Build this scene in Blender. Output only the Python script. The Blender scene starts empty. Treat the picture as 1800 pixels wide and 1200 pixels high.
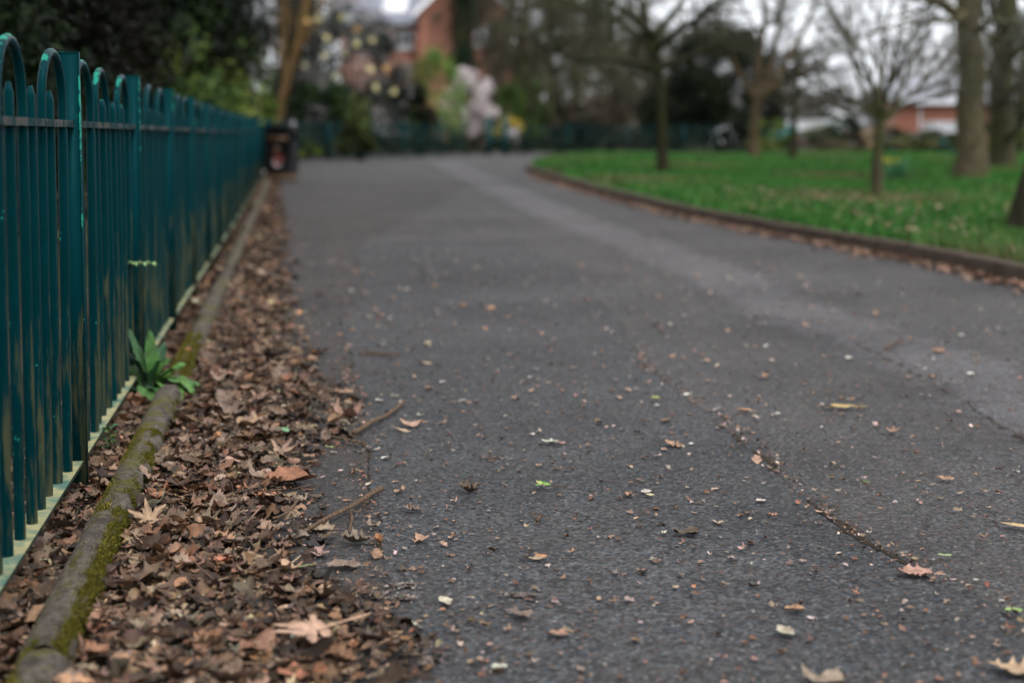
import bpy, math, random
import numpy as np
from mathutils import Vector

# ------------------------------------------------------------------ camera, world, sun, exposure
scene = bpy.context.scene
COL = scene.collection
PITCH = math.radians(4.1)
CAM_Z = 0.98
FPX = 2500.0            # focal length in photo pixels (50 mm on a 36 mm sensor, 1800 px wide)
OPT_Y = 416.0           # row of the optical axis in the photo (the frame is shifted down)
cam_data = bpy.data.cameras.new('camera')
cam_data.lens = 50.0
cam_data.sensor_width = 36.0
cam_data.shift_y = (OPT_Y - 600.0) / 1800.0
cam_data.clip_start = 0.05
cam_data.clip_end = 2000.0
cam_data.dof.use_dof = True
cam_data.dof.focus_distance = 3.6
cam_data.dof.aperture_fstop = 1.8
cam = bpy.data.objects.new('camera', cam_data)
COL.objects.link(cam)
cam.location = (0, 0, CAM_Z)
cam.rotation_euler = (math.radians(90) - PITCH, 0, 0)
scene.camera = cam

SUN_EL, SUN_AZ = math.radians(62), math.radians(140)   # azimuth clockwise from +Y: behind, to the right
world = bpy.data.worlds.new('World')
scene.world = world
world.use_nodes = True
wt = world.node_tree
wt.nodes.clear()
w_out = wt.nodes.new('ShaderNodeOutputWorld')
w_bg = wt.nodes.new('ShaderNodeBackground')
w_sky = wt.nodes.new('ShaderNodeTexSky')
w_sky.sky_type = 'NISHITA'
w_sky.sun_disc = False
w_sky.sun_elevation = SUN_EL
w_sky.sun_rotation = SUN_AZ
w_sky.air_density = 1.0
w_sky.dust_density = 4.0
w_hs = wt.nodes.new('ShaderNodeHueSaturation')          # overcast: nearly colourless sky
w_hs.inputs['Saturation'].default_value = 0.22
wt.links.new(w_sky.outputs[0], w_hs.inputs['Color'])
w_mix = wt.nodes.new('ShaderNodeMix')                   # an even cloud deck over most of the sky
w_mix.data_type = 'RGBA'
w_mix.inputs[0].default_value = 0.6
w_mix.inputs[7].default_value = (5.2, 5.4, 5.8, 1)
wt.links.new(w_hs.outputs[0], w_mix.inputs[6])
wt.links.new(w_mix.outputs[2], w_bg.inputs[0])
w_bg.inputs[1].default_value = 0.15
wt.links.new(w_bg.outputs[0], w_out.inputs[0])

sun_data = bpy.data.lights.new('sun', 'SUN')
sun_data.energy = 0.65
sun_data.angle = math.radians(30)
sun_data.color = (1.0, 0.96, 0.9)
sun = bpy.data.objects.new('sun', sun_data)
COL.objects.link(sun)
sdir = Vector((math.sin(SUN_AZ) * math.cos(SUN_EL), math.cos(SUN_AZ) * math.cos(SUN_EL), math.sin(SUN_EL)))
sun.rotation_euler = sdir.to_track_quat('Z', 'Y').to_euler()

scene.view_settings.view_transform = 'Standard'
scene.view_settings.look = 'None'
scene.view_settings.gamma = 1.0
scene.view_settings.exposure = 1.1
scene.cycles.use_denoising = True
scene.cycles.max_bounces = 5
scene.cycles.diffuse_bounces = 3
scene.cycles.glossy_bounces = 2

# ------------------------------------------------------------------ measuring helpers
def rise(y):
    t = np.clip((np.asarray(y, float) - 12.0) / 30.0, 0, 1)
    return 0.20 * t * t * (3 - 2 * t)

def ray(px, py):
    u, v = (px - 900.0) / FPX, (py - OPT_Y) / FPX
    return np.array([u, math.cos(PITCH) - v * math.sin(PITCH), -math.sin(PITCH) - v * math.cos(PITCH)])

def at_z(px, py, z):
    """where the line of sight meets height z"""
    r = ray(px, py)
    t = (z - CAM_Z) / r[2]
    return np.array([0, 0, CAM_Z]) + t * r

def at(px, py, dz=0.0):
    """where the line of sight meets the ground"""
    z = dz
    for _ in range(30):
        p = at_z(px, py, z)
        z = 0.5 * z + 0.5 * (float(rise(p[1])) + dz)
    return p

def at_d(px, py, d):
    """the point of the line of sight at distance d ahead"""
    r = ray(px, py)
    return np.array([0, 0, CAM_Z]) + r * (d / r[1])

# ------------------------------------------------------------------ mesh helpers
def mesh_np(name, V, Q=None, T=None, tint=None, uv=None, smooth=False, mi=None):
    V = np.asarray(V, np.float32).reshape(-1, 3)
    nq = 0 if Q is None else len(Q)
    nt = 0 if T is None else len(T)
    parts, totals = [], []
    if nq:
        parts.append(np.asarray(Q, np.int32).reshape(-1)); totals.append(np.full(nq, 4, np.int32))
    if nt:
        parts.append(np.asarray(T, np.int32).reshape(-1)); totals.append(np.full(nt, 3, np.int32))
    loops = np.concatenate(parts); tot = np.concatenate(totals)
    starts = np.concatenate([[0], np.cumsum(tot)[:-1]]).astype(np.int32)
    me = bpy.data.meshes.new(name)
    me.vertices.add(len(V)); me.vertices.foreach_set('co', V.reshape(-1))
    me.loops.add(len(loops)); me.loops.foreach_set('vertex_index', loops)
    me.polygons.add(len(tot)); me.polygons.foreach_set('loop_start', starts); me.polygons.foreach_set('loop_total', tot)
    if mi is not None:
        me.polygons.foreach_set('material_index', np.asarray(mi, np.int32))
    if smooth:
        me.polygons.foreach_set('use_smooth', np.ones(len(tot), bool))
    me.update(calc_edges=True)
    if tint is not None:
        a = me.color_attributes.new('tint', 'FLOAT_COLOR', 'POINT')
        t = np.asarray(tint, np.float32)
        if t.shape[1] == 3:
            t = np.hstack([t, np.ones((len(t), 1), np.float32)])
        a.data.foreach_set('color', t.reshape(-1))
    if uv is not None:
        a = me.attributes.new('leafuv', 'FLOAT2', 'POINT')
        a.data.foreach_set('vector', np.asarray(uv, np.float32).reshape(-1))
    return me

def link(name, me, mats=None, parent=None, loc=None, rot=None, scl=None):
    o = bpy.data.objects.new(name, me)
    COL.objects.link(o)
    if mats is not None and me is not None:
        for m in (mats if isinstance(mats, (list, tuple)) else [mats]):
            if len(me.materials) < len(mats if isinstance(mats, (list, tuple)) else [mats]):
                me.materials.append(m)
    if parent is not None:
        o.parent = parent
    if loc is not None: o.location = [float(c) for c in loc]
    if rot is not None: o.rotation_euler = [float(c) for c in rot]
    if scl is not None: o.scale = [float(c) for c in scl]
    return o

def tag(o, label=None, cat=None, group=None, kind=None):
    if label: o['label'] = label
    if cat: o['category'] = cat
    if group: o['group'] = group
    if kind: o['kind'] = kind
    return o

def thing(name, label, cat, loc=(0, 0, 0), rz=0.0, group=None):
    o = link(name, None, loc=loc, rot=(0, 0, rz))
    return tag(o, label, cat, group)

def copy_tree(o, parent=None):
    c = o.copy(); COL.objects.link(c); c.parent = parent
    for ch in list(o.children):
        copy_tree(ch, c)
    return c

class Geo:
    """collects boxes, tubes and lathes into one mesh"""
    def __init__(s): s.V, s.Q, s.T, s.M, s.MT, s.n = [], [], [], [], [], 0
    def add(s, V, Q=None, T=None, m=0):
        V = np.asarray(V, float).reshape(-1, 3)
        if Q is not None and len(Q): s.Q.append(np.asarray(Q) + s.n); s.M.append(np.full(len(Q), m))
        if T is not None and len(T): s.T.append(np.asarray(T) + s.n); s.MT.append(np.full(len(T), m))
        s.V.append(V); s.n += len(V)
        return s
    def box(s, x0, x1, y0, y1, z0, z1, m=0):
        V = [(x, y, z) for x in (x0, x1) for y in (y0, y1) for z in (z0, z1)]
        Q = [(0, 1, 3, 2), (4, 6, 7, 5), (0, 4, 5, 1), (2, 3, 7, 6), (0, 2, 6, 4), (1, 5, 7, 3)]
        return s.add(V, Q, m=m)
    def prism(s, poly, axis, a, b, m=0):
        """convex polygon in the plane across `axis`, extruded from a to b"""
        n = len(poly); V = []
        for c in (a, b):
            for p in poly:
                q = list(p); q.insert(axis, c); V.append(q)
        Q = [(i, (i + 1) % n, n + (i + 1) % n, n + i) for i in range(n)]
        T = [(0, i, i + 1) for i in range(1, n - 1)] + [(n, n + i + 1, n + i) for i in range(1, n - 1)]
        return s.add(V, Q, T, m=m)
    def tube(s, pts, rad, k=8, m=0, cap=True):
        P = np.asarray(pts, float); n = len(P)
        R = np.broadcast_to(np.asarray(rad, float), (n,))
        V, Q = tube_batch(P[None], R[None], k)
        T = []
        if cap:
            V = np.vstack([V, P[0], P[-1]]); b = n * k
            T = [(b, (i + 1) % k, i) for i in range(k)] + [(b + 1, (n - 1) * k + i, (n - 1) * k + (i + 1) % k) for i in range(k)]
        return s.add(V, Q, T, m=m)
    def lathe(s, prof, c=(0, 0, 0), k=16, m=0):
        """profile of (r, z) turned about a vertical axis"""
        c = np.asarray(c, float); V = []; n = len(prof)
        for r, z in prof:
            for i in range(k):
                a = 2 * math.pi * i / k
                V.append((c[0] + r * math.cos(a), c[1] + r * math.sin(a), c[2] + z))
        Q = [(j * k + i, j * k + (i + 1) % k, (j + 1) * k + (i + 1) % k, (j + 1) * k + i) for j in range(n - 1) for i in range(k)]
        return s.add(V, Q, m=m)
    def mesh(s, name, smooth=False):
        V = np.vstack(s.V)
        Q = np.vstack(s.Q) if s.Q else None
        T = np.vstack(s.T) if s.T else None
        mi = np.concatenate(s.M + s.MT)
        return mesh_np(name, V, Q, T, smooth=smooth, mi=mi)
    def obj(s, name, mats, parent=None, smooth=False, bevel=0.0, **k):
        o = link(name, s.mesh(name, smooth), mats, parent, **k)
        if bevel:
            b = o.modifiers.new('bevel', 'BEVEL'); b.width = bevel; b.segments = 2; b.limit_method = 'ANGLE'
        return o

def norm(a):
    return a / np.maximum(np.linalg.norm(a, axis=-1, keepdims=True), 1e-9)

def tube_batch(P, R, k):
    """P (m,n,3) polylines, R (m,n) radii -> verts, quads"""
    m, n, _ = P.shape
    Tn = norm(np.gradient(P, axis=1))
    mean = norm(P[:, -1] - P[:, 0])
    ref = np.where(np.abs(mean[:, 2:3]) > 0.75, np.array([[1.0, 0.13, 0]]), np.array([[0, 0.1, 1.0]]))[:, None, :]
    A = norm(np.cross(Tn, np.broadcast_to(ref, Tn.shape)))
    B = np.cross(Tn, A)
    ang = np.arange(k) * 2 * math.pi / k
    V = P[:, :, None, :] + R[:, :, None, None] * (np.cos(ang)[None, None, :, None] * A[:, :, None, :] + np.sin(ang)[None, None, :, None] * B[:, :, None, :])
    V = V.reshape(-1, 3)
    i = np.arange(m)[:, None, None] * n * k
    j = np.arange(n - 1)[None, :, None] * k
    a = np.arange(k)[None, None, :]
    b = (a + 1) % k
    Q = np.stack([i + j + a, i + j + b, i + j + k + b, i + j + k + a], -1).reshape(-1, 4)
    return V, Q

# ------------------------------------------------------------------ material helpers
class NT:
    def __init__(s, name):
        s.m = bpy.data.materials.new(name); s.m.use_nodes = True
        s.t = s.m.node_tree; s.b = s.t.nodes['Principled BSDF']
    def n(s, typ, **kw):
        nd = s.t.nodes.new('ShaderNode' + typ)
        for k, v in kw.items():
            if k in ('op',): nd.operation = v
            elif k in ('blend',): nd.blend_type = v
            elif hasattr(nd, k) and k not in nd.inputs: setattr(nd, k, v)
            else: s.set(nd.inputs[k], v)
        return nd
    def set(s, sock, v):
        if isinstance(v, bpy.types.NodeSocket): s.t.links.new(v, sock)
        elif isinstance(v, bpy.types.Node): s.t.links.new(v.outputs[0], sock)
        else:
            if isinstance(v, (tuple, list)) and len(v) == 3 and sock.type == 'RGBA': v = (*v, 1)
            sock.default_value = v
    def math(s, op, a, b=None, clamp=False):
        nd = s.t.nodes.new('ShaderNodeMath'); nd.operation = op; nd.use_clamp = clamp
        s.set(nd.inputs[0], a)
        if b is not None: s.set(nd.inputs[1], b)
        return nd.outputs[0]
    def mix(s, f, a, b, blend='MIX'):
        nd = s.t.nodes.new('ShaderNodeMix'); nd.data_type = 'RGBA'; nd.blend_type = blend
        s.set(nd.inputs[0], f); s.set(nd.inputs[6], a); s.set(nd.inputs[7], b)
        return nd.outputs[2]
    def noise(s, scale, detail=3, rough=0.55, vec=None, dist=0.0):
        nd = s.n('TexNoise'); nd.inputs['Scale'].default_value = scale; nd.inputs['Detail'].default_value = detail
        nd.inputs['Roughness'].default_value = rough; nd.inputs['Distortion'].default_value = dist
        s.set(nd.inputs['Vector'], vec if vec is not None else s.co())
        return nd.outputs['Fac']
    def co(s, out='Object'):
        if not hasattr(s, '_co'): s._co = s.t.nodes.new('ShaderNodeTexCoord')
        return s._co.outputs[out]
    def pos(s):
        if not hasattr(s, '_g'): s._g = s.t.nodes.new('ShaderNodeNewGeometry')
        return s._g.outputs['Position']
    def nrm(s):
        s.pos(); return s._g.outputs['Normal']
    def sep(s, v):
        nd = s.t.nodes.new('ShaderNodeSeparateXYZ'); s.set(nd.inputs[0], v); return nd.outputs
    def mapr(s, v, a, b, c=0.0, d=1.0):
        nd = s.t.nodes.new('ShaderNodeMapRange'); nd.interpolation_type = 'SMOOTHSTEP'
        s.set(nd.inputs[0], v)
        for i, x in enumerate((a, b, c, d)): s.set(nd.inputs[i + 1], x)
        return nd.outputs[0]
    def bump(s, h, strength=0.5, dist=0.01):
        nd = s.t.nodes.new('ShaderNodeBump'); s.set(nd.inputs['Height'], h)
        nd.inputs['Strength'].default_value = strength; nd.inputs['Distance'].default_value = dist
        s.set(s.b.inputs['Normal'], nd.outputs[0])
    def attr(s, name, out='Color'):
        nd = s.t.nodes.new('ShaderNodeAttribute'); nd.attribute_name = name; return nd.outputs[out]
    def base(s, c, rough=0.8, spec=0.3):
        s.set(s.b.inputs['Base Color'], c); s.set(s.b.inputs['Roughness'], rough)
        s.b.inputs['Specular IOR Level'].default_value = spec
        return s.m

def mat_plain(name, c, rough=0.7, var=0.25, scale=6.0, spec=0.3, bump=0.0):
    m = NT(name)
    f = m.noise(scale, 4)
    dark = tuple(x * (1 - var) for x in c); light = tuple(min(1, x * (1 + var)) for x in c)
    m.base(m.mix(f, dark, light), rough, spec)
    if bump: m.bump(f, bump, 0.02)
    return m.m

def mat_asphalt(name, dark, light, brown, brown_amt, stone=130.0):
    m = NT(name)
    vo = m.n('TexVoronoi'); vo.inputs['Scale'].default_value = stone; m.set(vo.inputs['Vector'], m.co())
    rnd = m.sep(vo.outputs['Color'])
    fine = m.noise(420.0, 2, 0.7)
    big = m.noise(0.9, 5, 0.6)
    mid = m.noise(7.0, 4, 0.65)
    v = m.mapr(rnd[0], 0.2, .95)
    v = m.math('MULTIPLY', m.math('ADD', m.math('MULTIPLY', v, 0.75), m.math('MULTIPLY', fine, 0.35)), m.mapr(m.math('ADD', big, m.math('MULTIPLY', mid, .5)), .35, 1.15, .6, 1.25), True)
    c = m.mix(v, dark, light)
    c = m.mix(m.math('MULTIPLY', m.math('GREATER_THAN', rnd[1], 0.95), 0.6), c, tuple(min(1, x * 1.7 + .01) for x in light))
    c = m.mix(m.math('MULTIPLY', m.math('GREATER_THAN', rnd[2], 0.90), 0.6), c, (0.045, 0.062, 0.078))
    c = m.mix(m.math('MULTIPLY', m.math('LESS_THAN', rnd[2], 0.06), 0.6), c, (0.085, 0.045, 0.03))
    stain = m.mapr(m.noise(2.3, 5, 0.65), 0.42, 0.75)
    c = m.mix(m.math('MULTIPLY', stain, brown_amt), c, brown)
    dk = m.mapr(m.noise(0.55, 4, 0.6), 0.35, 0.6, 0.78, 1.0)
    cc = m.n('Mix', data_type='RGBA'); 
    cc.blend_type = 'MULTIPLY'; cc.inputs[0].default_value = 1.0
    m.set(cc.inputs[6], c); comb = m.n('CombineColor'); [m.set(comb.inputs[i], dk) for i in range(3)]
    m.set(cc.inputs[7], comb.outputs[0])
    m.base(cc.outputs[2], m.mapr(fine, .3, .7, .7, .98), 0.15)
    h = m.math('SUBTRACT', m.math('MULTIPLY', fine, 0.4), vo.outputs['Distance'])
    m.bump(m.math('ADD', h, m.math('MULTIPLY', mid, .5)), 0.9, 0.004)
    return m.m

def mat_leaf(name, rough=0.65, trans=0.0):
    m = NT(name)
    t = m.attr('tint')
    uv = m.sep(m.attr('leafuv', 'Vector'))
    a = m.math('ABSOLUTE', uv[0])
    rib = m.mapr(a, 0.03, 0.09, 1.0, 0.0)
    side = m.math('SINE', m.math('SUBTRACT', m.math('MULTIPLY', uv[1], 55.0), m.math('MULTIPLY', a, 16.0)))
    side = m.mapr(side, 0.86, 1.0, 0.0, 0.55)
    vein = m.math('MAXIMUM', rib, side)
    no = m.noise(38.0, 5, 0.7, m.pos())
    c = m.mix(0.8, t, m.mix(m.mapr(no, .25, .75), (0.3, 0.26, 0.22), (1.45, 1.4, 1.35)), 'MULTIPLY')
    c = m.mix(m.math('MULTIPLY', m.mapr(m.noise(14.0, 3, 0.6, m.pos()), .55, .68), .55), c, m.mix(1.0, t, (0.42, 0.33, 0.27), 'MULTIPLY'))
    c = m.mix(m.math('MULTIPLY', vein, 0.35), c, m.mix(1.0, t, (1.5, 1.45, 1.35), 'MULTIPLY'))
    m.base(c, rough, 0.3)
    m.bump(m.math('ADD', m.math('MULTIPLY', vein, .5), no), 0.4, 0.002)
    return m.m

def mat_foliage(name, rough=0.55):
    m = NT(name)
    m.base(m.mix(0.5, m.attr('tint'), m.mix(m.noise(3.0, 3), (.6, .6, .6), (1.3, 1.3, 1.3)), 'MULTIPLY'), rough, 0.06)
    return m.m

def mat_bark(name, c, moss, moss_amt, scale=9.0):
    m = NT(name)
    mp = m.n('Mapping'); mp.inputs['Scale'].default_value = (1, 1, 0.18); m.set(mp.inputs[0], m.co())
    f = m.noise(scale * 2.2, 5, .65, mp.outputs[0])
    g = m.noise(scale * .35, 4, .6)
    col = m.mix(m.mapr(f, .3, .7), tuple(x * .5 for x in c), tuple(x * 1.45 for x in c))
    col = m.mix(m.math('MULTIPLY', m.mapr(g, .4, .62), moss_amt), col, moss)
    m.base(col, .9, .08)
    m.bump(f, .9, .03)
    return m.m

# ------------------------------------------------------------------ materials
M = {}
M['asphalt_old'] = mat_asphalt('asphalt_old', (.0185, .0180, .0178), (.106, .101, .099), (.075, .062, .053), .35)
M['asphalt_new'] = mat_asphalt('asphalt_new', (.0135, .0135, .0143), (.091, .091, .093), (.055, .046, .038), .25)
M['asphalt_pale'] = mat_asphalt('asphalt_pale', (.060, .057, .058), (.185, .176, .178), (.12, .104, .096), .3)
M['asphalt_side'] = mat_asphalt('asphalt_side', (.019, .018, .018), (.078, .073, .070), (.060, .045, .035), .6)
b_ = M['asphalt_pale']; nt_ = b_.node_tree                 # worn edges: the band thins out raggedly
at_ = nt_.nodes.new('ShaderNodeAttribute'); at_.attribute_name = 'leafuv'
sp_ = nt_.nodes.new('ShaderNodeSeparateXYZ'); nt_.links.new(at_.outputs['Vector'], sp_.inputs[0])
def nm(op, a, b=None):
    q_ = nt_.nodes.new('ShaderNodeMath'); q_.operation = op
    for i_, v_ in enumerate((a, b)):
        if v_ is None: continue
        if isinstance(v_, (int, float)): q_.inputs[i_].default_value = v_
        else: nt_.links.new(v_, q_.inputs[i_])
    return q_.outputs[0]
tc_ = nt_.nodes.new('ShaderNodeTexCoord'); no_ = nt_.nodes.new('ShaderNodeTexNoise')
no_.inputs['Scale'].default_value = 5.0; no_.inputs['Detail'].default_value = 7.0; no_.inputs['Roughness'].default_value = .75
nt_.links.new(tc_.outputs['Object'], no_.inputs['Vector'])
ed_ = nm('SUBTRACT', 1.0, nm('MULTIPLY', nm('ABSOLUTE', nm('SUBTRACT', sp_.outputs[0], .5)), 2.0))
al_ = nm('ADD', nm('MULTIPLY', ed_, 1.5), nm('MULTIPLY', nm('SUBTRACT', no_.outputs['Fac'], .62), 2.4))
mr_ = nt_.nodes.new('ShaderNodeMapRange'); nt_.links.new(al_, mr_.inputs[0]); mr_.inputs[1].default_value = .0; mr_.inputs[2].default_value = .7
nt_.links.new(nm('MULTIPLY', mr_.outputs[0], .76), nt_.nodes['Principled BSDF'].inputs['Alpha'])
M['crack'] = mat_plain('crack_dirt', (.035, .027, .020), .95, .7, 60, .1, .8)

m = NT('soil')
f = m.noise(35, 6, .7); g = m.noise(3, 4)
m.base(m.mix(m.mapr(m.math('ADD', m.math('MULTIPLY', f, .7), m.math('MULTIPLY', g, .3)), .35, .65), (.006, .004, .003), (.028, .019, .013)), .95, .15)
m.bump(f, 1.0, .02); M['soil'] = m.m
m = NT('ground_cover')
f = m.noise(2.2, 6, .7); g = m.noise(.25, 4)
m.base(m.mix(m.mapr(g, .4, .6), m.mix(f, (.03, .022, .015), (.09, .065, .045)), m.mix(f, (.02, .035, .012), (.05, .07, .03))), .95, .1)
m.bump(f, 1.0, .08); M['ground'] = m.m
m = NT('lawn_turf')
f = m.noise(5, 6, .7); g = m.noise(.55, 5, .6)
c = m.mix(f, (.022, .078, .015), (.058, .145, .032))
c = m.mix(m.mapr(g, .50, .64, 0, .85), c, (.105, .090, .050))
M['lawn'] = m.base(c, .9, .1); m.bump(f, 1.0, .05)
m = NT('concrete_kerb')
f = m.noise(45, 6, .7); g = m.noise(9, 5, .65)
c = m.mix(m.mapr(f, .3, .7), (.030, .024, .019), (.135, .113, .092))
c = m.mix(m.mapr(g, .5, .7, 0, .8), c, (.020, .016, .012))
nz = m.sep(m.nrm())
lich = m.mapr(m.noise(7, 4, .6), .5, .62)
c = m.mix(m.math('MULTIPLY', lich, .8), c, m.mix(m.noise(60, 3), (.022, .024, .005), (.13, .115, .016)))
M['kerb'] = m.base(c, .92, .2); m.bump(m.math('ADD', f, m.math('MULTIPLY', lich, .4)), 1.0, .012)
M['kerb_far'] = mat_plain('kerb_concrete', (.062, .044, .032), .9, .55, 7, .2, .5)

def mat_paint(name, thr, gloss=.38, dirt=False):
    m = NT(name)
    p = m.pos(); z = m.sep(p); nn = m.sep(m.nrm())
    base = m.mix(m.noise(9, 4, .6, p), (.0001, .0125, .0150), (.0004, .026, .031))
    chip = m.noise(38, 6, .72, p)
    area = m.noise(5.5, 3, .6, p)
    up = m.mapr(nn[2], .1, .9, 0, .13)
    val = m.math('ADD', m.math('ADD', m.math('MULTIPLY', chip, .55), m.math('MULTIPLY', area, .45)), up)
    fade = m.mapr(z[1], 4.2, 7.5, 0, .09)
    mask = m.mapr(m.math('SUBTRACT', val, fade), thr, thr + .012)
    c = m.mix(mask, base, m.mix(chip, (.005, .095, .068), (.018, .25, .17)))
    mp_ = m.n('Mapping'); mp_.inputs['Scale'].default_value = (1, 1, .09); m.set(mp_.inputs[0], p)
    al = m.noise(55, 4, .7, mp_.outputs[0])
    low = m.mapr(z[2], .98, .25, 0, .30)
    side = m.mapr(nn[0], -.1, .9, 0, .12)
    ms = m.math('ADD', m.math('ADD', al, low), side)
    c = m.mix(m.mapr(ms, .80, 1.0, 0, .6), c, m.mix(al, (.022, .025, .010), (.11, .10, .042)))
    if dirt:
        dn = m.noise(30, 5, .7, p)
        c = m.mix(m.mapr(m.math('ADD', dn, m.mapr(area, .3, .7, -.15, .15)), .42, .5, .85, .0), c, m.mix(dn, (.03, .026, .022), (.12, .108, .098)))
    m.base(c, m.mapr(chip, .3, .7, gloss - .06, gloss + .14), .30); m.b.inputs['IOR'].default_value = 1.25; m.b.inputs['Specular Tint'].default_value = (.12, .75, .85, 1)
    m.bump(m.math('ADD', m.math('MULTIPLY', mask, -.4), m.math('MULTIPLY', m.noise(120, 3, .6, p), .25)), .35, .002)
    return m.m
M['paint'] = mat_paint('teal_paint', .625)
M['paint_post'] = mat_paint('teal_paint_post', .70)
M['paint_edge'] = mat_paint('teal_paint_worn_edge', .585)
M['paint_rail'] = mat_paint('teal_paint_dirty', .60, .5, True)
M['paint_far'] = mat_plain('teal_paint_plain', (.001, .034, .036), .55, .3, 3, .1)
M['paint_gate'] = mat_plain('green_gate_paint', (.002, .035, .032), .5, .3, 3)
m = NT('algae_rail')
f = m.noise(40, 5, .7, m.pos()); g = m.noise(9, 4, .6, m.pos())
M['algae'] = m.base(m.mix(m.mapr(g, .42, .6), m.mix(f, (.13, .12, .055), (.36, .34, .18)), (.06, .12, .09)), .85, .2)
m.bump(f, .5, .004)

M['leaf'] = mat_leaf('dry_leaf')
M['leaf_green'] = mat_leaf('fresh_leaf', .5)
M['foliage'] = mat_foliage('foliage')
M['blossom'] = mat_foliage('blossom', .8)
M['twig'] = mat_bark('twig_bark', (.19, .125, .085), (.10, .085, .05), .3, 60)
M['bark_dark'] = mat_bark('bark_dark', (.030, .026, .016), (.026, .032, .009), .7)
M['bark_olive'] = mat_bark('bark_olive', (.062, .054, .033), (.052, .060, .018), .7)
M['bark_grey'] = mat_bark('bark_grey', (.085, .068, .044), (.060, .062, .022), .6)
M['bark_tan'] = mat_bark('bark_tan', (.12, .072, .030), (.11, .08, .035), .5)
M['twigs_brown'] = mat_plain('bare_twigs', (.055, .047, .032), .9, .4, 3)
M['twigs_olive'] = mat_plain('mossy_twigs', (.048, .048, .024), .9, .4, 3)
M['twigs_dark'] = mat_plain('dark_twigs', (.026, .024, .015), .9, .4, 3)
M['black_plastic'] = mat_plain('black_plastic', (.008, .008, .009), .55, .3, 8, .12)
M['gold'] = mat_plain('gold_print', (.09, .05, .025), .5, .3, 20)
M['red'] = mat_plain('red_print', (.24, .035, .025), .5, .2, 20)
M['white_print'] = mat_plain('white_print', (.36, .33, .34), .5, .1, 20)
M['white_paint'] = mat_plain('white_paint', (.72, .73, .75), .5, .08, 3)
M['glass'] = NT('window_glass').base((.06, .08, .09), .12, .6)
M['rubber'] = mat_plain('tyre_rubber', (.02, .02, .02), .85, .2, 10)
M['lamp_metal'] = mat_plain('lamp_metal', (.012, .014, .014), .45, .2, 10)
M['lantern_glass'] = NT('lantern_glass').base((.35, .36, .36), .3, .5)
M['slate'] = mat_plain('slate_roof', (.20, .21, .25), .7, .25, 9, .3, .3)
M['grey_roof'] = mat_plain('grey_sheet_roof', (.36, .37, .40), .6, .2, 4, .3)
M['grey_wall'] = mat_plain('grey_boards', (.085, .085, .085), .8, .3, 5)
M['teal_cabin'] = mat_plain('teal_cabin_paint', (.008, .12, .12), .5, .2, 3)
def mat_brick(name, a, b, mortar):
    m = NT(name)
    br = m.n('TexBrick'); mp = m.n('Mapping'); mp.inputs['Rotation'].default_value = (math.radians(90), 0, 0)
    m.set(mp.inputs[0], m.co()); m.set(br.inputs['Vector'], mp.outputs[0])
    br.inputs['Scale'].default_value = 4.5
    for i, c in ((1, a), (2, b), (3, mortar)): br.inputs[i].default_value = (*c, 1)
    br.inputs['Mortar Size'].default_value = .018
    m.base(m.mix(.6, br.outputs[0], m.mix(m.noise(.8, 4), (.65, .65, .65), (1.25, 1.2, 1.2)), 'MULTIPLY'), .9, .2)
    return m.m
M['brick'] = mat_brick('red_brick', (.54, .22, .145), (.44, .17, .11), (.46, .34, .27))
M['brick_orange'] = mat_brick('orange_brick', (.44, .17, .105), (.36, .13, .085), (.36, .26, .2))

# ------------------------------------------------------------------ lines of the place
F0 = at_z(0, 1000, .11); F1 = at_z(345, 486, .11)
FB = (F1[0] - F0[0]) / (F1[1] - F0[1]); FA = F0[0] - FB * F0[1]       # fence line: x = FA + FB * y
UX = norm(np.array([FB, 1.0])); NX = np.array([UX[1], -UX[0]])        # along the fence, and towards the path
def fence_x(y): return FA + FB * np.asarray(y, float)
K0 = at_z(150, 1000, .06)
KOFF = (K0[0] - fence_x(K0[1]))
def kerb_x(y): return fence_x(y) + KOFF
lawn_px = [(1800, 503), (1650, 468), (1500, 439), (1350, 411), (1200, 381), (1050, 342), (975, 320), (940, 307), (925, 300)]
LW = [at(*p)[:2] for p in lawn_px]
LW = [(LW[0][0] + .17 * (LW[0][1] - 1.0), 1.0)] + [tuple(p) for p in LW] + [tuple(at(932, 292)[:2]), tuple(at(965, 286)[:2]), tuple(at(1100, 280)[:2]), (30.0, at(1100, 280)[1] + 5)]
LW = np.array(LW)
LWY = np.maximum.accumulate(LW[:, 1] + np.arange(len(LW)) * 1e-3)
def lawn_x(y): return np.interp(y, LWY, LW[:, 0])

rng = np.random.default_rng(7)
def wob(n, amp, seed, sm=5):
    r = np.random.default_rng(seed).normal(0, 1, n + 4 * sm)
    k = np.exp(-np.linspace(-2, 2, 2 * sm + 1) ** 2)
    r = np.convolve(r, k / np.sqrt((k ** 2).sum()), 'same')[2 * sm: 2 * sm + n]
    return r * amp

def strip(name, ys, xl, xr, z, mat, cols=2, kind='structure', zfun=None):
    ys = np.asarray(ys, float); n = len(ys)
    t = np.linspace(0, 1, cols)
    X = xl[:, None] * (1 - t) + xr[:, None] * t
    Y = np.repeat(ys[:, None], cols, 1)
    Z = rise(Y) + z
    if zfun is not None: Z = Z + zfun(X, Y, t[None, :] * np.ones_like(Y))
    V = np.stack([X, Y, Z], -1).reshape(-1, 3)
    i = np.arange(n - 1)[:, None] * cols; j = np.arange(cols - 1)[None]
    Q = np.stack([i + j, i + j + 1, i + j + cols + 1, i + j + cols], -1).reshape(-1, 4)
    TT = np.stack([np.repeat(t[None], n, 0).ravel(), np.repeat(np.linspace(0, 1, n), cols)], 1)
    o = link(name, mesh_np(name, V, Q, smooth=True, uv=TT), mat)
    return tag(o, kind=kind)

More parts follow.
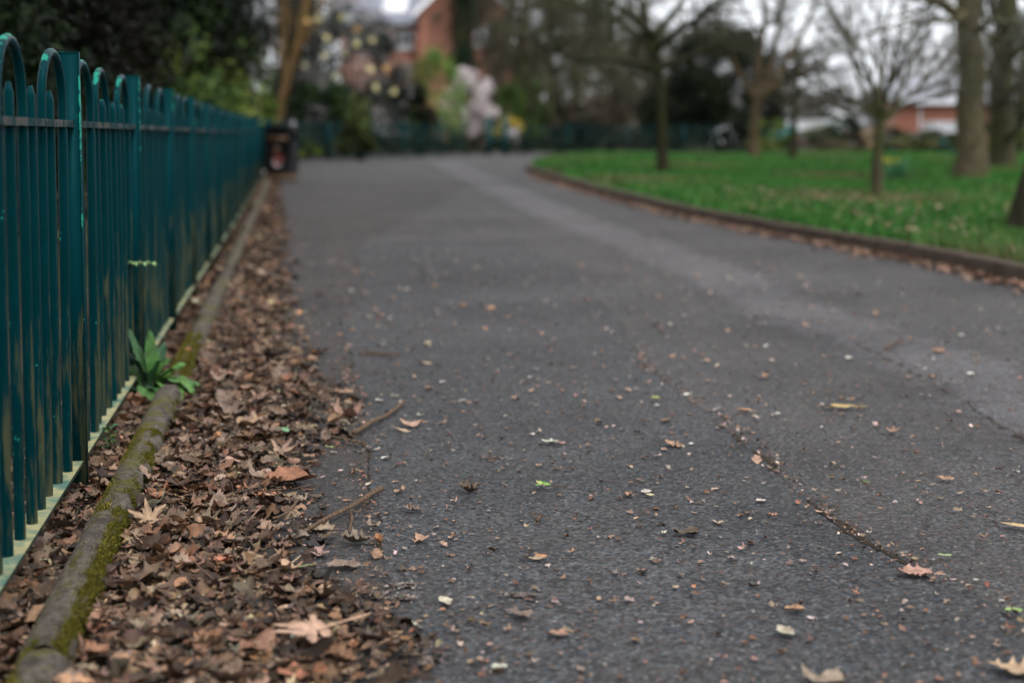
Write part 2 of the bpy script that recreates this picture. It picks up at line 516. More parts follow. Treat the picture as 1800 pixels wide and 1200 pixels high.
# ------------------------------------------------------------------ ground, path, lawn, kerbs
ys = np.concatenate([np.linspace(-12, 80, 70), np.linspace(90, 900, 20)])
strip('ground', ys, np.full(len(ys), -500.0), np.full(len(ys), 500.0), -.05, M['ground'], 60)
ys = np.concatenate([np.linspace(-2, 20, 60), np.linspace(21, 60, 60)])
strip('path', ys, kerb_x(ys) + .02, np.maximum(lawn_x(ys) + .5, np.where(ys > 36, 45.0, -99)), 0.0, M['asphalt_old'], 24)
# newer tarmac laid down the middle, with ragged edges
def pxline(pts, z=0.0):
    a = np.array([at(x, y, z)[:2] for x, y in pts]); o = np.argsort(a[:, 1]); return a[o]
crackL = pxline([(735, 1260), (705, 1130), (690, 1060), (668, 950), (650, 850), (640, 770), (632, 690), (610, 620), (598, 560), (640, 500), (622, 445), (640, 425)])
seamR = pxline([(2150, 1300), (1800, 1100), (1640, 1025), (1500, 940), (1410, 870), (1330, 800), (1270, 750), (1210, 705), (1130, 640), (1080, 560), (1000, 470), (900, 425)])
ys = np.linspace(1.6, min(crackL[-1, 1], seamR[-1, 1]), 420)
cl = np.interp(ys, crackL[:, 1], crackL[:, 0]) + wob(420, .006, 3) + wob(420, .004, 4, 1)
sr = np.interp(ys, seamR[:, 1], seamR[:, 0]) + wob(420, .007, 5) + wob(420, .0035, 6, 1)
strip('path_resurfacing', ys, cl, np.maximum(sr, cl + .05), .0045, M['asphalt_new'], 30)
# older strip left of the crack
ys2 = np.linspace(1.6, 26, 300)
cl2 = np.interp(ys2, crackL[:, 1], crackL[:, 0])
strip('path_edge_strip', ys2, kerb_x(ys2) + .03, cl2 + .004 + wob(300, .004, 9, 1) + np.where(ys2 > crackL[-1, 1], .05 * (ys2 - crackL[-1, 1]), 0), .003, M['asphalt_side'], 12)
# pale band that runs down the right half
band = pxline([(2150, 880), (1800, 705), (1560, 600), (1400, 545), (1230, 470), (1080, 415), (960, 370), (880, 330), (810, 300), (775, 284)])
ysb = np.linspace(band[0, 1], band[-1, 1], 200)
bx = np.interp(ysb, band[:, 1], band[:, 0]); bw = .42 + .016 * ysb
strip('path_pale_band', ysb, bx - bw + wob(200, .03, 11, 3), bx + bw + wob(200, .03, 12, 3), .0035, M['asphalt_pale'], 8)
# dirt gathered in the right-hand seam and the left-hand crack
n = 420
w1 = -.008 + np.clip(wob(n, .014, 21, 8) + .010, 0, .06) * np.clip((ys - 2.9) / .5, 0, 1) * np.clip((5.0 - ys) / .8, 0, 1)
strip('seam_dirt', ys, sr - .003 - .004 * (w1 > -.006), sr + np.maximum(w1 + .006, -.003), .0065, M['crack'], 3)
w2 = -.004 + np.clip(wob(n, .004, 22, 4), 0, .02)
strip('crack_dirt', ys, cl - np.maximum(w2 + .003, -.001), cl + .0012, .0067, M['crack'], 3)
bl = pxline([(1500, 606), (1560, 632), (1620, 665), (1700, 712), (1790, 768), (1860, 815)])
yl = np.linspace(bl[0, 1], bl[-1, 1], 160); xl_ = np.interp(yl, bl[:, 1], bl[:, 0]) + wob(160, .008, 31, 3)
wl = np.clip(.000 + wob(160, .005, 32, 3), -.001, .012)
strip('crack_dirt', yl, xl_ - wl, xl_ + wl, .006, M['crack'], 3)
# lawn
ysl = np.concatenate([np.linspace(1.0, LWY[-2], 150), np.linspace(LWY[-2] + .3, LWY[-1], 20)])
lx = lawn_x(ysl)
strip('lawn', ysl, lx + .09, np.maximum(lx + 1, 42.0), .105, M['lawn'], 50,
      zfun=lambda X, Y, t: .03 * np.sin(X * .7 + Y * .3) * np.clip(t * 10, 0, 1) + .05 * np.clip(t * 6, 0, 1))

def sweep(line, prof, name, mat, smooth=True, jit=0.0, seed=1):
    """profile of (across, up) swept along a ground polyline (x, y)"""
    L = np.asarray(line, float); n = len(L); k = len(prof)
    Tn = norm(np.gradient(L, axis=0)); Nn = np.stack([Tn[:, 1], -Tn[:, 0]], 1)
    P = np.asarray(prof, float)
    r = np.random.default_rng(seed)
    ja = np.stack([wob(n, jit, seed * 31 + q, 3) for q in range(k)], 1) if jit else np.zeros((n, k))
    XY = L[:, None, :] + Nn[:, None, :] * (P[None, :, 0:1] + ja[..., None])
    Z = rise(L[:, 1])[:, None] + P[None, :, 1] + ja * .8
    V = np.concatenate([XY, Z[..., None]], -1).reshape(-1, 3)
    i = np.arange(n - 1)[:, None] * k; j = np.arange(k - 1)[None]
    Q = np.stack([i + j, i + j + 1, i + j + k + 1, i + j + k], -1).reshape(-1, 4)
    return V, Q

kprof = [(-.046, -.06), (-.044, .050), (-.037, .068), (-.022, .080), (0, .084), (.022, .080), (.037, .068), (.044, .050), (.046, -.06)]
KV, KQ, kn = [], [], 0
s = 1.55; idx = 0
while s < 46:
    e = s + .905
    nn_ = 40 if s < 8 else 8
    yy = np.linspace(s, e, nn_)
    V, Q = sweep(np.stack([kerb_x(yy), yy], 1), kprof, '', None, jit=.0028 if s < 8 else .002, seed=40 + idx)
    # rounded ends so that the joints show
    endp = np.minimum(np.arange(nn_), np.arange(nn_)[::-1])[:, None] * np.ones((1, len(kprof)))
    if nn_ == 40:
        V[:, 2] -= np.repeat(np.clip(1 - endp[:, 0] / 1.2, 0, 1) * .010, len(kprof))
    else:
        V[:, 2] -= np.repeat(np.clip(1 - endp[:, 0] / .8, 0, 1) * .008, len(kprof))
    V[:, 2] += np.random.default_rng(idx).normal(0, .005); V[:, 0] += np.random.default_rng(idx + 500).normal(0, .004)
    KV.append(V); KQ.append(Q + kn); kn += len(V); s = e + .013; idx += 1
o = link('kerb', mesh_np('kerb', np.vstack(KV), np.vstack(KQ), smooth=True), M['kerb']); tag(o, kind='structure')
# lawn kerb
yk = np.concatenate([np.linspace(1.0, LWY[-5], 900), np.linspace(LWY[-5], LWY[-2], 20)[1:]])
V, Q = sweep(np.stack([lawn_x(yk), yk], 1), [(.13, .06), (.12, .118), (.105, .127), (.015, .127), (.004, .118), (0, .10), (-.004, -.05)], '', None, jit=.003, seed=90)
fr_ = np.abs(((yk / .915) % 1) - .5) > .482      # joints between kerb lengths
V[:, 2] -= np.repeat(fr_ * .016, 7); V[:, 2] += np.repeat(np.random.default_rng(3).normal(0, .004, 400)[(yk / .915).astype(int)], 7)
o = link('lawn_kerb', mesh_np('lawn_kerb', V, Q, smooth=False), M['kerb_far']); tag(o, kind='structure')

# ------------------------------------------------------------------ iron fence
S0 = 0.0
P1y = F0[1] + (139 / 345) * 0 ; 
# first post stands where the photo shows it
ps = at_z(128, 809, .11); POST_Y = ps[1]
def fpt(s):   # point on the fence line, s metres beyond the first post
    y = POST_Y + s * UX[1]
    return np.array([float(fence_x(y)), y])
Z_BOT, Z_RAIL, Z_TOP, Z_TIP = .11, 1.006, 1.190, 1.088
fence = thing('iron_fence', 'dark teal hoop-topped iron fence running beside the path, paint flaking to light green', 'fence', (*fpt(-2), 0))
RZ = math.atan2(UX[1], UX[0])         # local +x runs along the fence, local -y faces the path
fence.rotation_euler = (0, 0, RZ)
S_OFF = 2.0
def fl(s): return s + S_OFF           # local x of s
def frise(s): return float(rise(POST_Y + s * UX[1]))
# hoop mesh
g = Geo(); pts = [(-.125, 0, Z_BOT - .005), (-.125, 0, .6), (-.125, 0, .985), (-.125, 0, 1.0)]
for i in range(13):
    a = math.pi * (1 - i / 12)
    pts.append((.125 * math.cos(a), 0, Z_TOP - .135 + .125 * math.sin(a)))
pts += [(.125, 0, 1.0), (.125, 0, .985), (.125, 0, .6), (.125, 0, Z_BOT - .005)]
# arch in the plane of the fence
V, Q = tube_batch(np.array(pts)[None], np.full((1, len(pts)), .0112), 10)
# steady frame for the arch
P = np.array(pts); Tn = norm(np.gradient(P, axis=0)); A = np.tile([0, 1.0, 0], (len(P), 1)); B = np.cross(Tn, A)
ang = np.arange(10) * 2 * math.pi / 10
RB = np.where(P[:, 2] < .99, .0126, .0112)[:, None, None]
V = (P[:, None] + RB * (np.cos(ang)[None, :, None] * A[:, None] + np.sin(ang)[None, :, None] * B[:, None])).reshape(-1, 3)
hoop_me = mesh_np('hoop', V, Q, smooth=True); hoop_me.materials.append(M['paint'])
g = Geo().lathe([(.0126, Z_BOT - .005), (.0126, .985), (.0112, 1.0), (.0112, Z_TIP - .024), (.0048, Z_TIP), (.0001, Z_TIP)], k=10)
pale_me = g.mesh('pale', False); pale_me.materials.append(M['paint'])
# post: flat bar across the fence, worn along its path-side edge
pg = Geo()
pg.box(-.006, .006, -.036, .016, -.12, Z_TOP + .004, 0)
pg.box(-.0068, .0068, -.0395, -.036, -.12, Z_TOP + .005, 1)
pg.box(-.0068, .0068, -.036, .0165, Z_TOP + .003, Z_TOP + .0062, 1)
post_me = pg.mesh('post'); post_me.materials.append(M['paint_post']); post_me.materials.append(M['paint_edge'])
END = 37.0
npan = int((END + 3) / 1.5)
pales, hoops, posts = [], [], []
for k in range(-2, npan - 1):
    posts.append(k * 1.5)
    hoops += [k * 1.5 + .125 * c for c in (2, 6, 10)]
    pales += [k * 1.5 + .125 * c for c in (2, 4, 6, 8, 10)]
pales = [p for p in pales if p > -1.7]; hoops = [h for h in hoops if h > -1.7]; posts = [p for p in posts if p > -1.7]
for s_ in posts: link('post', post_me, None, fence, (fl(s_), 0, frise(s_)))
jr = np.random.default_rng(5)
for s_ in hoops: link('hoop', hoop_me, None, fence, (fl(s_), 0, frise(s_) + jr.normal(0, .0015)), (jr.normal(0, .004), jr.normal(0, .004), jr.normal(0, .03)))
for s_ in pales[:95]: link('pale', pale_me, None, fence, (fl(s_), 0, frise(s_) + jr.normal(0, .002)), (jr.normal(0, .003), jr.normal(0, .003), jr.uniform(0, 6)))
g = Geo()
for s_ in pales[95:]: g.lathe([(.0112, Z_BOT + frise(s_)), (.0112, Z_TIP - .018 + frise(s_)), (.001, Z_TIP + frise(s_))], (fl(s_), 0, 0), 6)
o = g.obj('pale', M['paint_far'], fence, True); tag(o, kind='stuff')
def rail(z0, z1, y0, y1, name, mats, top_m=0, edge_m=0):
    g = Geo()
    for a, b in zip(posts[:-1], posts[1:]):
        za, zb = frise(a), frise(b); xa, xb = fl(a) + .0072, fl(b) - .0072
        V = [(xa, y0, z0 + za), (xa, y1, z0 + za), (xa, y1, z1 + za), (xa, y0, z1 + za), (xb, y0, z0 + zb), (xb, y1, z0 + zb), (xb, y1, z1 + zb), (xb, y0, z1 + zb)]
        g.add(V, [(0, 1, 2, 3), (4, 7, 6, 5), (0, 4, 5, 1), (1, 5, 6, 2)], m=0)
        g.add([V[3], V[2], V[6], V[7]], [(0, 1, 2, 3)], m=top_m)
        g.add([V[0], V[3], V[7], V[4]], [(0, 1, 2, 3)], m=edge_m)
    return g.obj(name, mats, fence)
rail(.999, 1.017, -.024, .020, 'top_rail', [M['paint'], M['paint_rail'], M['paint_rail']], 1, 2)
rail(Z_BOT - .010, Z_BOT, -.028, .026, 'bottom_rail', [M['paint'], M['algae'], M['paint_edge']], 1, 2)

# far part of the fence: curves away to the right beyond the bin
fe = fpt(posts[-1])
far_pts = np.array([fe, fe + UX * 2.5, at(560, 283)[:2] + [-.3, 0], at(640, 279.5)[:2], at(740, 276.5)[:2], at(830, 274)[:2]])
gate_pts = np.array([at(858, 273)[:2], at(888, 272.7)[:2]])
far2 = np.array([at(888, 272.7)[:2], at(1000, 272.3)[:2], at(1150, 271.5)[:2], at(1330, 270.5)[:2]])
def resample(P, step):
    seg = np.linalg.norm(np.diff(P, axis=0), axis=1); s_ = np.concatenate([[0], np.cumsum(seg)])
    q = np.arange(0, s_[-1], step)
    return np.stack([np.interp(q, s_, P[:, 0]), np.interp(q, s_, P[:, 1])], 1)
def far_fence(P, label):
    P = resample(P, .5)
    for _ in range(6):
        P[1:-1] = .25 * P[:-2] + .5 * P[1:-1] + .25 * P[2:]
    f = thing('iron_fence', label, 'fence', (*P[0], 0))
    off = np.array([*P[0], 0])
    gp, gh = Geo(), Geo()
    for a, b in zip(P[:-1], P[1:]):
        za = float(rise(a[1]))
        for t in (.25, .75):
            c = a + (b - a) * t; gp.tube([(*(c - P[0]), .1 + za), (*(c - P[0]), Z_TIP + za)], .011, 5)
        c0, c1 = a - P[0], a + (b - a) * .5 - P[0]; mid = (c0 + c1) / 2
        gh.tube([(*c0, .1 + za), (*c0, 1.07 + za), (*(c0 * .8 + c1 * .2), 1.16 + za), (*mid, 1.197 + za), (*(c0 * .2 + c1 * .8), 1.16 + za), (*c1, 1.07 + za), (*c1, .1 + za)], .011, 5)
    tag(gp.obj('pale', M['paint_far'], f, True), kind='stuff'); tag(gh.obj('hoop', M['paint_far'], f, True), kind='stuff')
    for z in (.10, 1.0):
        V, Q = sweep(P, [(-.02, z), (-.02, z + .018), (.02, z + .018), (.02, z), (-.02, z)], '', None)
        V[:, :2] -= P[0]
        link('top_rail' if z > .5 else 'bottom_rail', mesh_np('rail', V, Q), M['paint_far'], f)
    pm = Geo().box(-.03, .03, -.03, .03, -.1, 1.2).mesh('post'); pm.materials.append(M['paint_far'])
    for p in P[::5]:
        link('post', pm, None, f, (*(p - P[0]), float(rise(p[1]))))
    return f
far_fence(far_pts, 'teal hoop-topped fence curving across behind the litter bin, under the shrubs')
far_fence(far2, 'distant dark green hoop-topped fence behind the lawn and the spreading bare tree')
# gate and notice
gd = gate_pts[1] - gate_pts[0]; gw = float(np.linalg.norm(gd)); ga = math.atan2(gd[1], gd[0])
gate = thing('park_gate', 'bright green metal gate in the distant fence near the pale notice', 'gate', (*gate_pts[0], float(rise(gate_pts[0][1]))), ga)
for x in (0, gw):
    Geo().box(x - .09, x + .09, -.09, .09, -.1, 1.40).lathe([(.10, 1.40), (.10, 1.44), (.02, 1.52)], (x, 0, 0), 8).obj('gate_post', M['paint_gate'], gate)
g = Geo()
for z in (.12, .6, 1.05): g.box(.1, gw - .1, -.02, .02, z, z + .04)
for x in np.arange(.16, gw - .1, .11): g.box(x - .011, x + .011, -.011, .011, .16, 1.2)
g.obj('gate_leaf', M['paint_gate'], gate)
p = at(902, 271)
nt = thing('notice_board', 'small pale notice on a post beside the green gate', 'sign', p)
Geo().box(-.03, .03, -.02, .02, -.1, 1.02).obj('post', M['paint_far'], nt)
Geo().box(-.22, .22, -.045, -.02, .50, 1.02).obj('panel', M['white_print'], nt, bevel=.006)

# ------------------------------------------------------------------ leaves: archetypes
BROWN = [tuple(x * k_ for x, k_ in zip(c, (.50, .475, .43))) for c in [(.20, .125, .082), (.26, .165, .11), (.15, .085, .052), (.30, .205, .15), (.22, .11, .06), (.115, .072, .048), (.34, .25, .19), (.25, .19, .145)]]
def crumple(V, r, amt, L):
    ph = r.uniform(0, 6.28, 6); k = r.uniform(1.5, 4.5, 6) / L
    x, y = V[:, 0], V[:, 1]
    z = amt * L * (np.sin(k[0] * x * 3 + k[1] * y + ph[0]) * .5 + np.sin(k[2] * y * 2 - k[3] * x * 4 + ph[1]) * .4)
    return z
def leaf_grid(L, wfun, nu, nv, r, curl=.3, fold=.3, amt=.05, bend=.0):
    t = np.linspace(0, 1, nu + 1); s_ = np.linspace(-1, 1, nv + 1)
    T_, S_ = np.meshgrid(t, s_, indexing='ij')
    jag = 1 + r.normal(0, .11, T_.shape)
    skew = r.uniform(-.04, .04)
    X = S_ * wfun(np.clip(T_ + skew * S_, 0, 1)) * jag * L; Y = T_ * L
    V = np.stack([X, Y, np.zeros_like(X)], -1).reshape(-1, 3)
    z = crumple(V, r, amt, L)
    ax = np.abs(V[:, 0])
    z += fold * ax + curl * L * ((V[:, 1] / L - .4) ** 2) - .0 + curl * 1.2 * ax ** 2 / max(L, 1e-6)
    V[:, 2] = z
    V[:, 0] += bend * L * (V[:, 1] / L) ** 2
    V[:, 1] -= .45 * L
    i = np.arange(nu)[:, None] * (nv + 1); j = np.arange(nv)[None]
    Q = np.stack([i + j, i + j + 1, i + j + nv + 2, i + j + nv + 1], -1).reshape(-1, 4)
    return V, Q, np.stack([S_, T_], -1).reshape(-1, 2)
def stem_grid(L, r):
    # short leaf stalk as a thin folded strip
    V = np.array([(-.012, -.75, 0.01), (.012, -.75, 0.01), (-.016, -.44, .01), (.016, -.44, .01), (0, -.75, .03), (0, -.44, .03)]) * L
    V[:2, 0] += r.normal(0, .05) * L; V[4, 0] += 0
    return V, np.array([(0, 2, 5, 4), (4, 5, 3, 1)])
def oak_w(t):
    lobes = .24 * np.sin(t * 23.0 + 1.0) + .13 * np.sin(t * 37.0 + 2.1)
    return (.05 + .26 * np.sin(np.pi * np.clip(t, 0, 1) ** .8) ** .8) * (1 + lobes) * (t < .985) + .01
def ovate_w(t): return .30 * np.sin(np.pi * np.clip(t, 0, 1) ** .85) ** .9 * (1 + .04 * np.sin(t * 70)) + .004
def lance_w(t): return .13 * np.sin(np.pi * t ** .9) ** .8 + .004
def frag_w(t): return .30 + .12 * np.sin(t * 7)
def maple(L, r, curl=.3, rings=4, nth=44):
    th = np.linspace(0, 2 * np.pi, nth, endpoint=False)
    lob = [math.pi / 2, math.pi / 2 - .9, math.pi / 2 + .9, math.pi / 2 - 1.95, math.pi / 2 + 1.95]
    ln = [1.0, .92, .92, .55, .55]
    R = np.full(nth, .30); S_ = np.zeros(nth) + 9
    for a, l in zip(lob, ln):
        dd = np.angle(np.exp(1j * (th - a)))
        R = np.maximum(R, l * np.exp(-(np.abs(dd) / .46) ** 1.15))
        S_ = np.where(np.abs(dd) < np.abs(S_), dd, S_)
    R = R * (1 + .13 * np.sin(th * 21) + r.normal(0, .04, nth)) * .55
    rr = np.linspace(.12, 1, rings)
    V = [(0, 0, 0)]; uv = [(0, 0)]
    for q in rr:
        for i in range(nth):
            V.append((R[i] * q * math.cos(th[i]) * L, R[i] * q * math.sin(th[i]) * L, 0)); uv.append((S_[i] * q * 1.2, q * R[i]))
    V = np.array(V)
    rad = np.hypot(V[:, 0], V[:, 1])
    V[:, 2] = crumple(V, r, .06, L) + curl * rad ** 2 / L * (1 + .8 * np.sin(np.arctan2(V[:, 1], V[:, 0]) * 2 + r.uniform(0, 6)))
    T_ = [(0, 1 + i, 1 + (i + 1) % nth) for i in range(nth)]
    Q = [(1 + q * nth + i, 1 + (q + 1) * nth + i, 1 + (q + 1) * nth + (i + 1) % nth, 1 + q * nth + (i + 1) % nth) for q in range(rings - 1) for i in range(nth)]
    return V, np.array(Q), np.array(T_), np.array(uv)

def rot_mats(yaw, tilt, tdir, roll=None):
    """yaw about z, then tilt by `tilt` about the horizontal axis at angle tdir; arrays -> (n,3,3)"""
    c, s_ = np.cos(yaw), np.sin(yaw); z0 = np.zeros_like(c); o1 = np.ones_like(c)
    Rz = np.stack([np.stack([c, -s_, z0], -1), np.stack([s_, c, z0], -1), np.stack([z0, z0, o1], -1)], -2)
    ax, ay = np.cos(tdir), np.sin(tdir); C, S_ = np.cos(tilt), np.sin(tilt)
    Rt = np.stack([np.stack([C + ax * ax * (1 - C), ax * ay * (1 - C), ay * S_], -1),
                   np.stack([ax * ay * (1 - C), C + ay * ay * (1 - C), -ax * S_], -1),
                   np.stack([-ay * S_, ax * S_, C], -1)], -2)
    return Rt @ Rz

def scatter(arch, pos, rm, scale, tints):
    """copies archetypes (V, Q, uv) to many places -> one set of arrays"""
    Vs, Qs, Us, Ts, n = [], [], [], [], 0
    which = np.random.default_rng(len(pos)).integers(0, len(arch), len(pos))
    for a, (V, Q, uv) in enumerate(arch):
        idx = np.nonzero(which == a)[0]
        if not len(idx): continue
        W = np.einsum('nij,vj->nvi', rm[idx], V) * scale[idx][:, None, None] + pos[idx][:, None, :]
        k = len(V)
        Vs.append(W.reshape(-1, 3)); Qs.append((Q[None] + (np.arange(len(idx)) * k)[:, None, None]).reshape(-1, 4) + n)
        Us.append(np.tile(uv, (len(idx), 1))); Ts.append(np.repeat(tints[idx], k, 0)); n += len(idx) * k
    return np.vstack(Vs), np.vstack(Qs), np.vstack(Us), np.vstack(Ts)

def pick_tints(r, n, pal=BROWN, var=.25):
    p = np.array(pal)[r.integers(0, len(pal), n)]
    return np.clip(p * np.exp(r.normal(0, var, (n, 1))) * np.exp(r.normal(0, .06, (n, 3))), 0, .36 if var > .35 else .8)

ar = np.random.default_rng(12)
A_hi = []
for i in range(11): A_hi.append(leaf_grid(1, oak_w, 22, 4, ar, ar.uniform(-.5, .9), ar.uniform(-.3, .6), .07, ar.uniform(-.2, .2)))
for i in range(6): A_hi.append(leaf_grid(1, ovate_w, 12, 4, ar, ar.uniform(-.5, 1.1), ar.uniform(-.3, .8), .08, ar.uniform(-.2, .2)))
for i in range(4):
    V, Q, T_, uv = maple(1, ar, ar.uniform(-.5, .8), 3, 40)
    A_hi.append((V, np.vstack([Q, np.stack([T_[:, 0], T_[:, 0], T_[:, 1], T_[:, 2]], 1)[:0]]) if False else Q, uv))
for i in range(10): A_hi.append(leaf_grid(1, frag_w, 5, 3, ar, ar.uniform(-1, 1.4), ar.uniform(-.5, .9), .12, ar.uniform(-.3, .3)))
A_lo = [leaf_grid(1, ovate_w, 5, 2, ar, ar.uniform(-.4, 1), ar.uniform(-.2, .7), .08, 0) for _ in range(6)] + [leaf_grid(1, frag_w, 3, 2, ar, ar.uniform(-1, 1.2), ar.uniform(-.4, .8), .12, 0) for _ in range(6)]

# edge of the litter on the path side
edgeL = pxline([(800, 1260), (735, 1170), (660, 1090), (560, 1015), (525, 950), (500, 890), (520, 830), (560, 780), (620, 735), (600, 700), (545, 660), (515, 600), (510, 540), (500, 470), (500, 420), (492, 370), (486, 330), (484, 318)])
def edge_x(y): return np.interp(y, edgeL[:, 1], edgeL[:, 0]) + .035 * np.sin(np.asarray(y) * 7.3) + .025 * np.sin(np.asarray(y) * 17 + 1)
def mound(x, y):
    """height of the litter bed"""
    xf, xk, xe = fence_x(y), kerb_x(y), edge_x(y)
    inside = np.clip((xk - .05 - x) / .02, 0, 1)
    t = np.clip((xe - x) / np.maximum(xe - xk, .05), 0, 1)
    h = np.where(x < xk, .026, .034 * t ** .8)
    return h + rise(y)
# dark bed under the leaves
yb = np.concatenate([np.linspace(1.6, 10, 160), np.linspace(10.2, 27, 60)])
strip('soil', yb, fence_x(yb) - .5, kerb_x(yb) - .03, .0, M['soil'], 16, zfun=lambda X, Y, t: .018 + .006 * np.sin(X * 60) * np.sin(Y * 43))
strip('soil', yb, kerb_x(yb) + .03, kerb_x(yb) + .03 + (edge_x(yb) - kerb_x(yb)) * (.66 + wob(len(yb), .06, 77, 3)), .0, M['soil'], 20,
      zfun=lambda X, Y, t: .018 * np.clip(1 - t, 0, 1) ** .8 - .004 * (t > .93) + .0055)

lr = np.random.default_rng(99)
def litter_points(n, y0, y1, power=1.0):
    y = lr.uniform(0, 1, n * 3) ** power * (y1 - y0) + y0
    a = lr.uniform(0, 1, n * 3)
    xf, xk, xe = fence_x(y) - .22, kerb_x(y), edge_x(y)
    x = xf + a * (xe + .10 - xf)
    over = (x - xe) / .10
    keep = (np.abs(x - xk) > .052) & (lr.uniform(0, 1, len(x)) > np.clip(.10 + .9 * (x - (xe - .22)) / .30, 0, 1) * (x > xe - .22))
    x, y = x[keep][:n], y[keep][:n]
    return x, y
V4 = []
for n, y0, y1, arch, s0, s1 in ((9500, 1.75, 4.6, A_hi, .014, .070), (7500, 4.6, 9.0, A_hi, .018, .072), (8000, 9.0, 27.0, A_lo, .035, .09)):
    x, y = litter_points(n, y0, y1, 1.15)
    n = len(x)
    lay = lr.uniform(0, 1, n)
    z = mound(x, y) + lay * .016 + .004
    sc = s0 + (s1 - s0) * lr.uniform(0, 1, n) ** 1.9
    rm = rot_mats(lr.uniform(0, 6.28, n), np.abs(lr.normal(0, .40, n)), lr.uniform(0, 6.28, n))
    flip = lr.uniform(0, 1, n) < .35
    rm[flip] = rm[flip] @ np.diag([1.0, -1, -1])
    tn = pick_tints(lr, n, BROWN, .50)
    tn *= np.where(lay > .55, 1.2, .28)[:, None]  # shade of the gaps put into the tint: buried leaves darkened, top ones lightened
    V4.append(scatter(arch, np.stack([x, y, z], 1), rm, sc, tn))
# leaves blown against the lawn kerb, and thin ones on the lawn
n = 9000   # shredded fragments between and on top of the whole leaves
x, y = litter_points(n, 1.85, 7.5, 1.15); n = len(x)
V4.append(scatter(A_lo, np.stack([x, y, mound(x, y) + lr.uniform(.006, .028, n)], 1), rot_mats(lr.uniform(0, 6.28, n), np.abs(lr.normal(0, .5, n)), lr.uniform(0, 6.28, n)), .006 + .018 * lr.uniform(0, 1, n) ** 1.8, pick_tints(lr, n, BROWN, .6)))
n = 420   # loose bits of twig
x, y = litter_points(n, 1.9, 8.0, 1.1); n = len(x)
A_tw = [leaf_grid(1, lambda t: .016 + 0 * t, 6, 2, ar, ar.uniform(-.2, .2), 1.2, .03, ar.uniform(-.15, .15)) for _ in range(6)]
V4.append(scatter(A_tw, np.stack([x, y, mound(x, y) + lr.uniform(.012, .03, n)], 1), rot_mats(lr.uniform(0, 6.28, n), np.abs(lr.normal(0, .12, n)), lr.uniform(0, 6.28, n)), lr.uniform(.03, .15, n), pick_tints(lr, n, [(.16, .10, .07), (.22, .15, .10), (.08, .055, .04), (.26, .19, .13)], .3)))
yk = lr.uniform(3, 30, 2600) ** 1.0
xk = lawn_x(yk) - np.abs(lr.normal(0, .10, len(yk))) - .015
n = len(yk)
V4.append(scatter(A_lo, np.stack([xk, yk, rise(yk) + .012 + lr.uniform(0, .012, n)], 1), rot_mats(lr.uniform(0, 6.28, n), np.abs(lr.normal(0, .4, n)), lr.uniform(0, 6.28, n)), lr.uniform(.03, .065, n), pick_tints(lr, n, [(.28, .18, .13), (.22, .14, .10), (.18, .105, .07)], .25)))
def merge4(L):
    n = 0; out = [[], [], [], []]
    for V, Q, U, T_ in L:
        out[0].append(V); out[1].append(Q + n); out[2].append(U); out[3].append(T_); n += len(V)
    return [np.vstack(a) for a in out]
V, Q, U, T_ = merge4(V4)
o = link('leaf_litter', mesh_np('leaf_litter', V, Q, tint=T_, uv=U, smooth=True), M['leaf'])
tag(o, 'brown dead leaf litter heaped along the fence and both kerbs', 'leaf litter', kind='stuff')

# crumbs of bark, petals and grit strewn on the path
n = 17000
y = 2.0 + 15 * lr.uniform(0, 1, n) ** 1.5
x = edge_x(y) - .05 + (lawn_x(y) - edge_x(y)) * lr.uniform(0, 1, n) ** 1.3
pal = [(.21, .14, .095), (.25, .175, .13), (.13, .08, .05), (.07, .05, .04), (.34, .28, .25), (.19, .095, .055)]
cr = scatter(A_lo, np.stack([x, y, rise(y) + .009 + lr.uniform(0, .002, n)], 1), rot_mats(lr.uniform(0, 6.28, n), np.abs(lr.normal(0, .25, n)), lr.uniform(0, 6.28, n)), .005 + .018 * lr.uniform(0, 1, n) ** 2.5, pick_tints(lr, n, pal, .3))
# and crowded along the seam and the crack
n2 = 900
q = lr.uniform(0, 1, n2); yy = 2.3 + q * 4.2
side = lr.uniform(0, 1, n2) < .6
xx = np.where(side, np.interp(yy, ys, sr) + lr.normal(.015, .022, n2), np.interp(yy, ys, cl) + lr.normal(-.015, .022, n2))
cr2 = scatter(A_lo, np.stack([xx, yy, rise(yy) + .011 + lr.uniform(0, .004, n2)], 1), rot_mats(lr.uniform(0, 6.28, n2), np.abs(lr.normal(0, .4, n2)), lr.uniform(0, 6.28, n2)), .005 + .014 * lr.uniform(0, 1, n2) ** 2, pick_tints(lr, n2, pal, .35))
V, Q, U, T_ = merge4([cr, cr2])
o = link('debris', mesh_np('debris', V, Q, tint=T_, uv=U, smooth=True), M['leaf'])
tag(o, 'tiny brown crumbs of leaf and bark strewn over the tarmac', 'leaf debris', kind='stuff')

